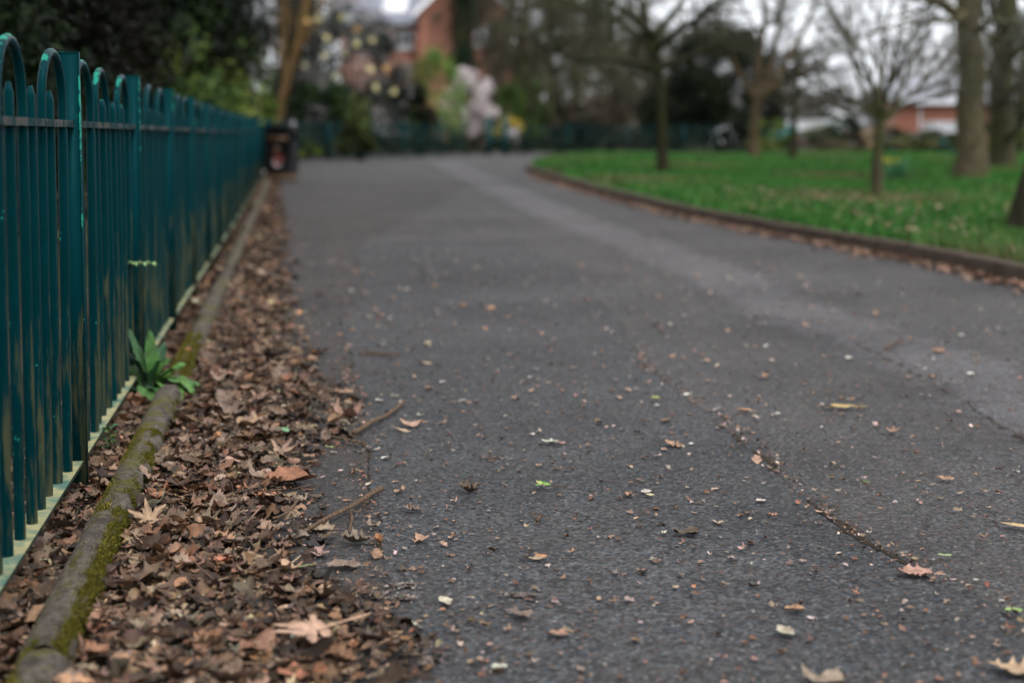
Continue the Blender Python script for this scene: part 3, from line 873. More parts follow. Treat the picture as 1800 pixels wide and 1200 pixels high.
# ------------------------------------------------------------------ single leaves one can point to
def leaf_obj(name, kind, px, py, size, col, yaw, label, cat='leaf', group=None, dz=.012, tilt=.0, tdir=0.0, curl=.3, fold=.25, seed=0, stalk=True, mat=None, z=None):
    r = np.random.default_rng(seed + 1000)
    p = at(px, py, dz) if z is None else at_z(px, py, z)
    T_ = None
    if kind == 'maple': V, Q, T_, uv = maple(1, r, curl, 5, 72)
    else:
        V, Q, uv = leaf_grid(1, {'oak': oak_w, 'ovate': ovate_w, 'lance': lance_w, 'frag': frag_w}[kind], 24 if kind == 'oak' else 14, 6, r, curl, fold, .06, r.uniform(-.15, .15))
    if stalk:
        if kind == 'maple':
            SV = np.array([(-.008, -.75, .03), (.008, -.75, .03), (-.012, 0, .004), (.012, 0, .004), (0, -.75, .045), (0, 0, .02)]); SQ = np.array([(0, 2, 5, 4), (4, 5, 3, 1)])
        else: SV, SQ = stem_grid(1, r)
        SV[:, 2] += V[:, 2].min() * 0
        Q = np.vstack([Q, SQ + len(V)]); uv = np.vstack([uv, np.zeros((len(SV), 2))]); V = np.vstack([V, SV])
    V = V * size
    V[:, 2] -= np.percentile(V[:, 2], 8)
    tn = np.tile(np.array(col)[None] * .72, (len(V), 1)) * np.exp(r.normal(0, .07, (len(V), 1)))
    me = mesh_np(name, V, Q, T_, tint=tn, uv=uv, smooth=True)
    R = rot_mats(np.array([yaw]), np.array([tilt]), np.array([tdir]))[0]
    from mathutils import Matrix
    o = link(name, me, mat or M['leaf'], None, p, Matrix(R.tolist()).to_euler())
    return tag(o, label, cat, group)

TAN = (.46, .30, .22); PINK = (.44, .27, .22)
leaf_obj('maple_leaf', 'maple', 556, 1112, .165, (.48, .31, .22), 2.3, 'large pale tan lobed leaf lying flat at the near edge of the litter', seed=1, curl=.15, dz=.052, tilt=.10, tdir=1.0)
leaf_obj('dead_leaf', 'ovate', 505, 846, .15, (.33, .15, .085), -1.45, 'big rust-brown pointed leaf with a long stalk on tarmac at litter edge', seed=2, curl=.25, fold=.5, dz=.02, tilt=.2, tdir=0)
leaf_obj('dead_leaf', 'maple', 262, 912, .11, (.40, .27, .17), .4, 'tan lobed leaf leaning against the mossy kerb', seed=3, dz=.06, tilt=.5, tdir=.3, curl=.2)
leaf_obj('dead_leaf', 'ovate', 232, 712, .12, (.30, .15, .085), 1.9, 'curled russet leaf below the green weed at the fence foot', seed=4, curl=1.2, fold=.7, dz=.04)
leaf_obj('dead_leaf', 'ovate', 205, 745, .075, (.34, .20, .08), .5, 'small amber curled leaf beside the mossy kerb below the russet one', seed=5, curl=1.0, fold=.6, dz=.035)
leaf_obj('green_leaf', 'oak', 493, 757, .075, (.19, .36, .20), 1.3, 'pale green fallen leaf lying on the brown litter', seed=6, dz=.035, mat=M['leaf_green'], curl=.2)
leaf_obj('green_leaf', 'lance', 526, 996, .055, (.42, .52, .26), 1.9, 'small yellow-green pointed leaf at the litter edge below the forked twig', seed=7, dz=.022, mat=M['leaf_green'])
leaf_obj('green_leaf', 'lance', 580, 785, .028, (.42, .50, .20), 1.5, 'tiny lime-green leaf on tarmac below the straight twig', seed=8, mat=M['leaf_green'], stalk=False)
leaf_obj('green_leaf', 'lance', 345, 1142, .10, (.020, .05, .014), 1.2, 'dark green glossy narrow leaf lying in the near litter', seed=9, dz=.035, mat=M['leaf_green'])
leaf_obj('dead_leaf', 'frag', 562, 971, .055, (.36, .23, .20), .2, 'pinkish brown torn leaf at the end of the forked twig', seed=10, curl=.3, stalk=False)
leaf_obj('dead_leaf', 'oak', 606, 993, .075, (.25, .18, .14), 1.4, 'grey-brown lobed leaf lying flat on the tarmac just beyond the litter', seed=11, curl=.1, fold=.15)
leaf_obj('dead_leaf', 'oak', 628, 951, .070, (.24, .19, .14), 1.5, 'curled grey leaf between forked twig and tarmac crack', seed=12, curl=.9, fold=.7)
leaf_obj('dead_leaf', 'ovate', 665, 952, .035, (.36, .18, .09), .6, 'small rusty curled leaf standing on the tarmac crack', seed=13, curl=1.4, fold=.9)
leaf_obj('dead_leaf', 'frag', 656, 925, .035, (.34, .26, .20), 1.0, 'small crumpled beige leaf beside the tarmac crack', seed=14, curl=.9, stalk=False)
leaf_obj('dead_leaf', 'oak', 726, 896, .050, (.20, .15, .115), 1.3, 'dark brown jagged leaf on the tarmac right of the forked twig', seed=15, curl=.7, fold=.3)
leaf_obj('dead_leaf', 'ovate', 725, 746, .075, (.46, .30, .22), 1.4, 'tan arched leaf on the tarmac right of the straight twig', seed=16, curl=.5, fold=-.8)
leaf_obj('dead_leaf', 'oak', 560, 928, .085, (.38, .29, .20), 1.4, 'pale beige leaf lying under the forked twig', seed=17, curl=.25, stalk=False)
leaf_obj('dead_leaf', 'oak', 525, 877, .060, (.33, .25, .18), 1.0, 'pale curled leaf beside the small bent twig', seed=18, curl=.6)
leaf_obj('dead_leaf', 'frag', 610, 733, .09, (.30, .18, .135), 1.2, 'brown crumpled leaf at the litter corner beside the straight twig', seed=19, curl=.8, fold=.6)
leaf_obj('dead_leaf', 'oak', 825, 862, .055, (.12, .085, .055), 1.5, 'dark ragged leaf on the tarmac left of the green sprig', seed=20, curl=.9, fold=.7)
leaf_obj('dead_leaf', 'oak', 1610, 1007, .085, (.44, .26, .20), 1.5, 'pinkish brown leaf lying in the right tarmac seam', seed=21, curl=.25)
leaf_obj('dead_leaf', 'lance', 1480, 714, .135, (.55, .40, .16), 1.55, 'long yellow-tan leaf lying across the right side of the path', seed=22, curl=.15)
leaf_obj('dead_leaf', 'lance', 1790, 923, .085, (.60, .44, .22), .9, 'straw yellow narrow leaf at the right end of the path', seed=23, curl=.2)
leaf_obj('dead_leaf', 'oak', 1792, 1180, .09, (.52, .38, .24), 1.2, 'pale tan leaf in the near corner of the path, right of the patch seam', seed=24, curl=.4)
leaf_obj('dead_leaf', 'ovate', 1308, 722, .055, (.48, .28, .17), 1.5, 'small orange-tan leaf just beyond the start of the tarmac seam', seed=25, curl=.3)
leaf_obj('green_leaf', 'lance', 1661, 975, .035, (.36, .48, .22), 1.5, 'tiny pale green leaf on old tarmac right of the seam', seed=26, mat=M['leaf_green'], stalk=False)
leaf_obj('green_leaf', 'ovate', 1780, 1073, .045, (.30, .46, .16), 1.5, 'green oval leaf near the right end of the tarmac seam', seed=27, mat=M['leaf_green'], stalk=False)
leaf_obj('green_leaf', 'lance', 1524, 846, .022, (.24, .42, .12), 1.5, 'tiny bright green leaf on old tarmac above the seam', seed=28, mat=M['leaf_green'], stalk=False)
leaf_obj('petal', 'ovate', 968, 778, .055, (.50, .52, .42), 1.5, 'whitish curled petal on dark tarmac beyond the green sprig', cat='petal', seed=29, curl=.6, stalk=False)
leaf_obj('petal', 'ovate', 1142, 870, .030, (.62, .60, .36), 1.4, 'cream petal on the tarmac right of the green sprig', cat='petal', seed=30, curl=.5, stalk=False)
leaf_obj('petal', 'ovate', 782, 1057, .045, (.52, .48, .38), .5, 'pale narrow petal on near tarmac beside the chalky smears', cat='petal', seed=31, curl=.3, stalk=False)
leaf_obj('petal', 'ovate', 879, 1174, .042, (.60, .62, .50), 2.6, 'whitish petal on the nearest tarmac', cat='petal', seed=32, curl=.5, stalk=False)
leaf_obj('petal', 'ovate', 1380, 1112, .055, (.50, .46, .36), .5, 'beige petal-like leaf on near dark tarmac left of the seam', cat='petal', seed=33, curl=.4, stalk=False)
leaf_obj('dead_leaf', 'frag', 915, 1080, .050, (.19, .14, .11), 1.0, 'grey-brown torn leaf on the near dark tarmac', seed=34, curl=.3)
leaf_obj('dead_leaf', 'ovate', 983, 1113, .050, (.34, .20, .14), 1.5, 'small flat orange-brown leaf on the nearest dark tarmac', seed=35, curl=.1, stalk=False)
leaf_obj('dead_leaf', 'ovate', 952, 978, .032, (.48, .24, .12), 1.5, 'small bright orange leaf in the middle of the dark tarmac', seed=36, curl=.3, stalk=False)
leaf_obj('dead_leaf', 'frag', 1208, 936, .060, (.10, .07, .045), 1.5, 'dark brown leaf scrap on the tarmac left of the seam', seed=37, curl=.3, stalk=False)
leaf_obj('dead_leaf', 'ovate', 1398, 1070, .045, (.46, .28, .17), 1.5, 'small tan leaf on near tarmac below the dark seam', seed=38, curl=.3, stalk=False)
leaf_obj('dead_leaf', 'frag', 1452, 1197, .07, (.30, .24, .18), 1.5, 'blurred beige leaf on the very nearest tarmac', seed=39, curl=.2, stalk=False)
leaf_obj('petal', 'ovate', 331, 614, .03, (.70, .24, .03), 1.0, 'bright orange petal on the kerb beyond the green weed', cat='petal', seed=40, dz=.085, stalk=False)

# repeated scraps on the path: pale petals and tan leaf scraps
def share_mesh(kind, size, col, seed, curl):
    r = np.random.default_rng(seed)
    V, Q, uv = leaf_grid(1, {'oak': oak_w, 'ovate': ovate_w, 'lance': lance_w, 'frag': frag_w}[kind], 12 if kind != 'oak' else 22, 4, r, curl, .3, .07, 0)
    V *= size; V[:, 2] -= np.percentile(V[:, 2], 8)
    me = mesh_np('fallen_' + kind, V, Q, tint=np.tile(np.array(col)[None] * .72, (len(V), 1)), uv=uv, smooth=True); me.materials.append(M['leaf']); return me
pet = [share_mesh('ovate', .034, c, i, .5) for i, c in enumerate([(.62, .58, .54), (.60, .52, .42), (.66, .64, .60)])]
scr = [share_mesh(k, s_, c, 20 + i, .5) for i, (k, s_, c) in enumerate([('ovate', .045, (.42, .27, .19)), ('frag', .038, (.38, .24, .16)), ('oak', .06, (.36, .22, .14)), ('lance', .07, (.48, .38, .26)), ('ovate', .035, (.50, .33, .24))])]
pr = np.random.default_rng(33)
for i in range(110):
    y = 3.6 + 9 * pr.uniform() ** 1.1; x = edge_x(y) + .1 + (lawn_x(y) - edge_x(y)) * pr.uniform() ** 1.2 * .8
    o = link('petal', pet[i % 3], None, None, (x, y, float(rise(y)) + .010), (pr.normal(0, .15), pr.normal(0, .15), pr.uniform(0, 6.28)), [pr.uniform(.6, 1.3)] * 3)
    tag(o, 'small whitish petal scattered on the tarmac in mid path', 'petal', 'pale petals strewn on the path')
for i in range(150):
    y = 2.9 + 8.5 * pr.uniform() ** 1.0; x = edge_x(y) + .05 + (lawn_x(y) - edge_x(y)) * pr.uniform() ** 1.6 * .75
    o = link('dead_leaf', scr[i % 5], None, None, (x, y, float(rise(y)) + .011), (pr.normal(0, .18), pr.normal(0, .18), pr.uniform(0, 6.28)), [pr.uniform(.5, 1.15)] * 3)
    tag(o, 'small tan scrap of dead leaf scattered on the tarmac in mid path', 'leaf', 'leaf scraps strewn on the path')
# larger whole leaves lying on top of the litter
big = []
for i in range(9):
    kind = ['oak', 'ovate', 'oak', 'maple', 'ovate', 'oak', 'maple', 'frag', 'oak'][i]
    r = np.random.default_rng(300 + i); T_ = None
    if kind == 'maple': V, Q, T_, uv = maple(1, r, .5, 4, 60)
    else: V, Q, uv = leaf_grid(1, {'oak': oak_w, 'ovate': ovate_w, 'frag': frag_w}[kind], 24, 4, r, r.uniform(-.2, 1.0), r.uniform(0, .8), .08, r.uniform(-.2, .2))
    V = V * [.085, .075, .075, .10, .065, .09, .08, .07, .07][i]; V[:, 2] -= np.percentile(V[:, 2], 15)
    c = [(.30, .20, .145), (.34, .19, .12), (.24, .165, .12), (.37, .25, .18), (.40, .29, .22), (.27, .20, .16), (.29, .175, .115), (.36, .26, .20), (.22, .135, .09)][i]
    me = mesh_np('litter_' + kind, V, Q, T_, tint=np.tile(np.array(c)[None] * .72, (len(V), 1)) * np.exp(r.normal(0, .08, (len(V), 1))), uv=uv, smooth=True); me.materials.append(M['leaf']); big.append(me)
x, y = litter_points(130, 2.0, 6.0, 1.1)
for i in range(len(x)):
    o = link('dead_leaf', big[i % 9], None, None, (x[i], y[i], float(mound(x[i], y[i])) + .022), (pr.normal(0, .35), pr.normal(0, .35), pr.uniform(0, 6.28)), [pr.uniform(.75, 1.2)] * 3)
    tag(o, 'whole dry brown leaf lying on top of the litter by the kerb', 'leaf', 'whole leaves on top of the litter')

# green sprig, grass wisp
def sprig(px, py, cols, size, label, name, yaw):
    p = at(px, py, .012); t = thing(name, label, 'sprig', p, yaw)
    Geo().tube([(0, -.5 * size, 0.004), (0, 0, .008), (.03 * size, .45 * size, .006)], [.0016, .0014, .001], 5).obj('stem', M['leaf_green' if False else 'twig'], t, True)
    r = np.random.default_rng(int(px))
    for k in range(7):
        V, Q, uv = leaf_grid(1, lance_w, 8, 2, r, .3, .3, .04, .1)
        V[:, 1] += .45; V *= size * .42
        me = mesh_np('leaflet', V, Q, tint=np.tile(np.array(cols[k % len(cols)])[None], (len(V), 1)), uv=uv, smooth=True)
        a = (-1) ** k * (.5 + .1 * k)
        link('leaflet', me, M['leaf_green'], t, (0, (-.1 + .09 * k) * size, .008), (.1, 0, a))
    return t
sprig(968, 857, [(.20, .42, .07), (.16, .36, .06), (.45, .42, .12)], .075, 'bright green leafy sprig fallen on the dark tarmac', 'leaf_sprig', 1.5)
sprig(1160, 703, [(.42, .46, .12), (.36, .38, .10)], .06, 'yellow-green leafy sprig on the tarmac beyond the seam start', 'leaf_sprig', 1.3)

# twigs
def twig(name, pts, rads, label, side=None, cat='twig'):
    p0 = at(*pts[0], .012)
    t = thing(name, label, cat, p0)
    P = np.array([at(px, py, .010) + [0, 0, h] for (px, py), h in zip(pts, np.linspace(.004, .006, len(pts)))]) - p0
    q = np.linspace(0, 1, 14); s_ = np.linspace(0, 1, len(P))
    PP = np.stack([np.interp(q, s_, P[:, k]) for k in range(3)], 1)
    for _ in range(2): PP[1:-1] = .25 * PP[:-2] + .5 * PP[1:-1] + .25 * PP[2:]
    r = np.random.default_rng(len(label)); PP[:, :2] += np.cumsum(r.normal(0, .0016, (14, 2)), 0); PP += r.normal(0, .0008, PP.shape)
    R = np.interp(q, np.linspace(0, 1, len(rads)), rads) * (1 + r.normal(0, .06, 14))
    PP[:, 2] += R
    Geo().tube(PP, R, 8).obj('stem', M['twig'], t, True)
    if side:
        S_ = np.array([at(px, py, .010) for px, py in side]) - p0; S_[:, 2] += .006
        Geo().tube(S_, np.linspace(.0042, .0034, len(S_)), 7).obj('side_shoot', M['twig'], t, True)
    return t
twig('fallen_twig', [(495, 966), (545, 932), (600, 904), (635, 886), (655, 872), (667, 866)], [.0036, .005, .006, .0075, .0085], 'long forked brown twig lying from the litter onto the tarmac crack', [(616, 902), (619, 915), (614, 939)])
twig('fallen_twig', [(620, 767), (650, 748), (685, 730), (709, 711)], [.0085, .0075, .0065, .0055], 'straight tan twig resting on the tarmac crack beyond the forked twig')
twig('fallen_twig', [(585, 771), (612, 776), (643, 785)], [.004, .0045, .003], 'thin dark twig just below the straight tan twig')
twig('fallen_twig', [(480, 916), (500, 907), (512, 892), (518, 882)], [.0035, .004, .0035], 'short bent reddish twig at the litter edge beside the curled pale leaf')
twig('fallen_twig', [(632, 622), (655, 625), (700, 627)], [.006, .007, .005], 'pale straw-coloured twig lying across the tarmac beyond the straight one')
twig('fallen_twig', [(545, 1118), (575, 1152), (596, 1176)], [.004, .004, .003], 'tan stalk in the near litter under the lobed leaf')
twig('fallen_twig', [(225, 890), (250, 883), (285, 876)], [.005, .006, .004], 'pale stick poking over the mossy kerb into the litter')
twig('fallen_twig', [(500, 585), (535, 592), (545, 610)], [.005, .005, .004], 'curved brown twig beyond the litter corner, out of focus')
twig('fallen_twig', [(640, 718), (600, 712), (575, 722)], [.004, .004, .003], 'dark thin twig lying along the litter corner')
twig('fallen_twig', [(1555, 617), (1575, 605), (1580, 600)], [.006, .005, .004], 'small dark twig on the pale band of tarmac')
twig('grass_wisp', [(930, 905), (950, 909), (963, 918)], [.0014, .0015, .001], 'dry straw wisp bent on the dark tarmac below the green sprig', [(952, 909), (946, 915), (944, 919)], cat='wisp')

# chalky smears on the tarmac near the crack
def smear(px, py, w, h, seed):
    c = at(px, py, .0095); r = np.random.default_rng(seed); k = 170
    P = np.stack([r.normal(0, .55, k) * w, r.normal(0, .55, k) * h * 1.6, r.uniform(0, .002, k)], 1)
    V, Q, U, T_ = scatter(A_lo, P, rot_mats(r.uniform(0, 6.28, k), np.abs(r.normal(0, .15, k)), r.uniform(0, 6.28, k)), .002 + .010 * r.uniform(0, 1, k) ** 2, pick_tints(r, k, [(.15, .125, .11), (.20, .17, .155), (.11, .085, .07)], .3))
    o = link('path_stain', mesh_np('path_stain', V, Q, tint=T_, uv=U), M['leaf'], None, c)
    tag(o, kind='structure')
for a in ((712, 1028, .035, .010, 1), (702, 1050, .032, .008, 2), (630, 1075, .035, .03, 3), (655, 1042, .035, .016, 4), (728, 1142, .032, .028, 5), (915, 1046, .03, .006, 6), (750, 1163, .015, .012, 7), (860, 803, .035, .012, 8)):
    smear(*a)

# ------------------------------------------------------------------ moss on the near kerb
mr = np.random.default_rng(8)
n = 230000
y = 1.9 + 4.6 * mr.uniform(0, 1, n) ** 1.2
a = np.where(mr.uniform(0, 1, n) < .55, mr.normal(.66, .20, n), mr.normal(-.60, .24, n))       # thick on both shoulders
a = np.clip(a, -1, 1)
patch = np.sin(y * 9.1 + 1.3) + np.sin(y * 17.7) * .7 + np.sin(y * 4.3 + 2) + .9 * np.abs(a)
keep = patch > mr.uniform(-1.3, 1.1, n)
y, a = y[keep], a[keep]; n = len(y)
zz = np.interp(np.abs(a), [0, .45, .76, .94, 1], [.084, .079, .066, .045, .020])
X = kerb_x(y) + a * .0455
d = norm(np.stack([a * .8 + mr.normal(0, .5, n), mr.normal(0, .5, n), np.full(n, .7)], 1))
Lh = mr.uniform(.004, .012, n)[:, None]
B = np.stack([X, y, zz - .003], 1)
sx = norm(np.cross(d, mr.normal(0, 1, (n, 3)))) * .0016
V = np.stack([B - sx, B + sx, B + d * Lh], 1).reshape(-1, 3)
T_ = np.arange(3 * n).reshape(-1, 3)
tn = np.array([(.050, .050, .008), (.12, .105, .016), (.20, .17, .03), (.030, .036, .008)])[mr.integers(0, 4, n)] * np.exp(mr.normal(0, .2, (n, 1)))
o = link('moss', mesh_np('moss', V, None, T_, tint=np.repeat(tn, 3, 0)), M['foliage'])
tag(o, 'yellow-green moss growing along the near kerb', 'moss', kind='stuff')

# ------------------------------------------------------------------ weeds at the fence
def blade(L, w, droop, r, nu=10, nv=4, fold=.35, wf=None):
    """arching leaf growing from the origin along +y"""
    t = np.linspace(0, 1, nu + 1); s_ = np.linspace(-1, 1, nv + 1)
    T_, S_ = np.meshgrid(t, s_, indexing='ij')
    if wf:   # stalked oval leaf
        wd = w * (.13 + .95 * np.sin(np.pi * np.clip((T_ - .26) / .74, 0, 1) ** .85) ** .75) * np.where(T_ > .99, .15, 1)
    else: wd = w * (.16 + .84 * np.sin(np.pi * np.clip((T_ - .12) / .88, 0, 1) ** .8)) * np.where(T_ > .97, .12, 1)
    ang = droop[0] + (droop[1] - droop[0]) * t
    yy = np.concatenate([[0], np.cumsum(np.cos(ang[:-1]) * L / nu)]); zz = np.concatenate([[0], np.cumsum(np.sin(ang[:-1]) * L / nu)])
    X = S_ * wd * (1 + r.normal(0, .04, T_.shape))
    Z = zz[:, None] + fold * np.abs(X) + (.006 if wf else .004) * np.sin(T_ * 22 + S_ * 2 + r.uniform(0, 6)) * np.abs(S_)
    X = X + r.normal(0, .12) * L * (T_ ** 2)
    V = np.stack([X, yy[:, None] * np.ones_like(X), Z], -1).reshape(-1, 3)
    i = np.arange(nu)[:, None] * (nv + 1); j = np.arange(nv)[None]
    Q = np.stack([i + j, i + j + 1, i + j + nv + 2, i + j + nv + 1], -1).reshape(-1, 4)
    return V, Q, np.stack([S_, T_], -1).reshape(-1, 2)
wp = at_z(262, 700, .03)
weed = thing('weed_plant', 'leafy green rosette weed growing between fence and mossy kerb', 'plant', wp)
wr = np.random.default_rng(4)
spec = []   # yaw, length, width, start angle, end angle, colour
for k, (yaw, L, w, a0, a1) in enumerate([(1.35, .19, .022, 1.45, 1.25), (.9, .17, .020, 1.5, 1.3), (-.35, .16, .022, 1.25, .6), (-.9, .19, .020, 1.05, .1), (-1.2, .16, .026, 1.0, -.5), (-1.75, .13, .024, 1.2, .1),
                                         (2.2, .13, .020, 1.35, .9), (-2.3, .10, .032, .55, -.7), (-1.55, .15, .034, .75, -.9), (2.9, .10, .030, .5, -.5), (.3, .15, .022, 1.2, .3), (-1.0, .14, .022, .6, -.4), (-.2, .17, .017, .9, -.3), (-2.8, .11, .03, .45, -.6), (-1.95, .11, .018, 1.4, .6), (.0, .12, .016, 1.4, .8), (.6, .14, .02, 1.3, .4), (-.7, .13, .02, 1.35, .7), (1.8, .15, .02, 1.3, 1.0), (-1.4, .17, .03, .85, -.8), (-1.7, .17, .034, .6, -.9), (-.55, .2, .02, .7, -.5), (-2.5, .17, .036, 1.0, -1.1), (-2.15, .19, .036, 1.05, -1.2), (3.0, .14, .036, .7, -.8), (-2.85, .16, .034, .9, -1.0), (2.5, .12, .03, .8, -.3), (-1.85, .2, .03, 1.1, -1.2), (.5, .13, .026, 1.1, .2), (1.2, .12, .024, 1.2, .5)]):
    V, Q, uv = blade(L * (1.45 if a0 > 1.15 else 1.2), w * 1.22, (a0 + wr.normal(0, .1), a1 + wr.normal(0, .2)), wr, 14, 6, .28, True)
    c = np.array([(.030, .092, .026), (.044, .125, .024), (.022, .070, .028), (.065, .165, .028)][k % 4])
    stem = np.clip(1 - uv[:, 1] * 2.6, 0, 1)[:, None]
    tn = c[None] * (1 - stem) + np.array([[.20, .22, .19]]) * stem
    me = mesh_np('leaf', V, Q, tint=tn, uv=uv, smooth=True)
    link('leaf', me, M['leaf_green'], weed, (wr.normal(0, .006), wr.normal(0, .006), 0), (0, 0, yaw))
def small_weed(px, py, z, n, L, label, cols, up, seed):
    p = at_z(px, py, z); t = thing('weed_plant', label, 'plant', p); r = np.random.default_rng(seed)
    Geo().tube([(0, 0, -.03), (.004, .003, .03), (.0, .0, .075 * up)], [.0022, .002, .0012], 5).obj('stem', M['leaf_green'] if False else M['twigs_olive'], t, True)
    for k in range(n):
        V, Q, uv = blade(L * r.uniform(.7, 1.1), L * .22, (r.uniform(.3, .9), r.uniform(-.5, .4)), r, 6, 2)
        me = mesh_np('leaf', V, Q, tint=np.tile(np.array(cols[k % len(cols)])[None], (len(V), 1)), uv=uv, smooth=True)
        link('leaf', me, M['leaf_green'], t, (0, 0, .015 + .06 * up * (k / n)), (0, 0, k * 2.4 + r.normal(0, .3)))
    return t
small_weed(192, 800, .025, 11, .042, 'small seedling weed with pointed leaves in the litter under the fence', [(.07, .15, .04), (.05, .12, .05), (.09, .16, .04)], 1.2, 3)
pv = fpt(1.35); 
sp = at_d(245, 464, pv[1]); sp = np.array([fence_x(pv[1]) + .02, pv[1], sp[2]])
t = thing('leaf_sprig', 'pale green leafy sprig poking out between the fence bars', 'sprig', sp)
r = np.random.default_rng(6)
Geo().tube([(-.12, .0, -.02), (-.03, -.01, .0), (.06, -.02, .008)], [.002, .0018, .001], 5).obj('stem', M['twigs_olive'], t, True)
for k in range(6):
    V, Q, uv = blade(.05, .013, (.1, -.35), r, 6, 2)
    me = mesh_np('leaf', V, Q, tint=np.tile(np.array([(.16, .30, .12), (.22, .36, .14)][k % 2])[None], (len(V), 1)), uv=uv, smooth=True)
    link('leaf', me, M['leaf_green'], t, (-.02 + .015 * k, -.01, .003), (0, 0, -1.57 + (-1) ** k * .7))

# ------------------------------------------------------------------ litter bin
bp = at(495, 318)
bin_ = thing('litter_bin', 'black square litter bin with gold bands and red and white emblem by the fence', 'litter bin', bp, -.10)
def octo(w, c): return [(-w + c, -w), (w - c, -w), (w, -w + c), (w, w - c), (w - c, w), (-w + c, w), (-w, w - c), (-w, -w + c)]
Geo().prism(octo(.27, .05), 2, .03, .74).obj('body', M['black_plastic'], bin_, bevel=.012)
Geo().prism(octo(.285, .05), 2, -.02, .05).prism(octo(.276, .05), 2, .05, .16, 1).obj('plinth', [M['black_plastic'], M['gold']], bin_)
for sx in (-1, 1):
    for sy in (-1, 1): Geo().box(sx * .22 - .045, sx * .22 + .045, sy * .22 - .045, sy * .22 + .045, .74, .94).obj('corner_pillar', M['black_plastic'], bin_, bevel=.01)
Geo().box(-.17, .17, .18, .25, .74, .94).obj('back_panel', M['black_plastic'], bin_)
Geo().prism(octo(.285, .05), 2, .94, 1.02).prism(octo(.22, .05), 2, 1.02, 1.06).obj('hood', M['black_plastic'], bin_, bevel=.015)
Geo().box(-.20, .20, -.292, -.275, .76, .84).obj('gold_band', M['gold'], bin_)
g = Geo(); k = 24
for r0, mi_, yy in ((.085, 0, -.274), (.055, 1, -.277)):
    th = np.linspace(0, 2 * np.pi, k, endpoint=False)
    g.prism([(r0 * math.cos(a), .36 + r0 * math.sin(a)) for a in th], 1, yy, -.266, mi_)
g.obj('emblem', [M['white_print'], M['red']], bin_)
th = np.linspace(.15, 2.4, 9)
g = Geo()
for a, b in zip(th[:-1], th[1:]):
    g.prism([(.10 * math.cos(a), .38 + .10 * math.sin(a)), (.135 * math.cos(a), .38 + .135 * math.sin(a)), (.135 * math.cos(b), .38 + .135 * math.sin(b)), (.10 * math.cos(b), .38 + .10 * math.sin(b))], 1, -.275, -.266, 0)
g.box(-.075, .03, -.274, -.266, .53, .66, 1)
g.obj('printed_crest', [M['red'], M['gold']], bin_)
sp = at(466, 312)
g = Geo().lathe([(.001, 0), (.07, .01), (.095, .06), (.08, .12), (.04, .155), (.001, .16)], k=12)
o = g.obj('stone', mat_plain('pale_stone', (.48, .45, .43), .85, .25, 8), None, True, loc=(sp[0], sp[1], sp[2]), rot=(0, 0, .5), scl=(1.1, .85, .9))
tag(o, 'pale rounded stone at the kerb beside the black litter bin', 'stone')

# ------------------------------------------------------------------ grass on the lawn
gr = np.random.default_rng(15)
n = 150000
y = 5 + (LWY[-2] - 5.5) * gr.uniform(0, 1, n) ** 1.5
x0 = lawn_x(y) + .12
x = x0 + (np.minimum(.40 * y + 2.5, 30) - x0) * gr.uniform(0, 1, n)
ok = x > x0; x, y = x[ok], y[ok]; n = len(x)
z = rise(y) + .105 + .03 * np.sin(x * .7 + y * .3) + .04
h = gr.uniform(.03, .075, n) * (1 + y / 40)
w = (.004 + .0007 * y)
az = gr.uniform(0, 6.28, n); ln = gr.uniform(0, .6, n)
B = np.stack([x, y, z - .02], 1)
sx = np.stack([np.cos(az), np.sin(az), 0 * az], 1) * w[:, None]
tip = B + np.stack([-np.sin(az) * ln * h, np.cos(az) * ln * h, h + .02], 1)
V = np.stack([B - sx, B + sx, tip], 1).reshape(-1, 3)
dry = np.clip(np.sin(x * 1.3 + y * .5) + np.sin(x * .6 - y * .9 + 2) + gr.normal(0, .6, n) - .55, 0, 1)[:, None] * .8
tn = np.array([(.034, .120, .022), (.052, .170, .034), (.026, .098, .019), (.070, .18, .038)])[gr.integers(0, 4, n)] * np.exp(gr.normal(0, .15, (n, 1)))
dry = np.clip(dry + (np.clip((14 - y) / 8, 0, 1) * np.clip(np.sin(x * 2.1 - y * 1.1) + .35 + gr.normal(0, .4, n), 0, 1))[:, None] * .75, 0, .9)
tn = tn * (1 - dry) + np.array([[.13, .115, .055]]) * dry
o = link('grass', mesh_np('grass', V, None, np.arange(3 * n).reshape(-1, 3), tint=np.repeat(tn, 3, 0)), M['foliage'])
tag(o, 'short green grass of the lawn behind the kerb', 'grass', kind='stuff')
# dead leaves lying in the grass
n = 1900
y = 7.5 + 13 * gr.uniform(0, 1, n) ** 1.2; x = lawn_x(y) + .2 + 5 * gr.uniform(0, 1, n) ** .9
V, Q, U, T_ = scatter(A_lo, np.stack([x, y, rise(y) + .19 + .03 * np.sin(x * .7 + y * .3)], 1), rot_mats(gr.uniform(0, 6.28, n), np.abs(gr.normal(0, .4, n)), gr.uniform(0, 6.28, n)), gr.uniform(.03, .07, n), pick_tints(gr, n, [(.34, .24, .16), (.28, .18, .11), (.40, .32, .24)], .25))
o = link('leaf_litter', mesh_np('lawn_leaves', V, Q, tint=T_, uv=U), M['leaf']); tag(o, 'thin scatter of dead leaves in the lawn grass', 'leaf litter', kind='stuff')

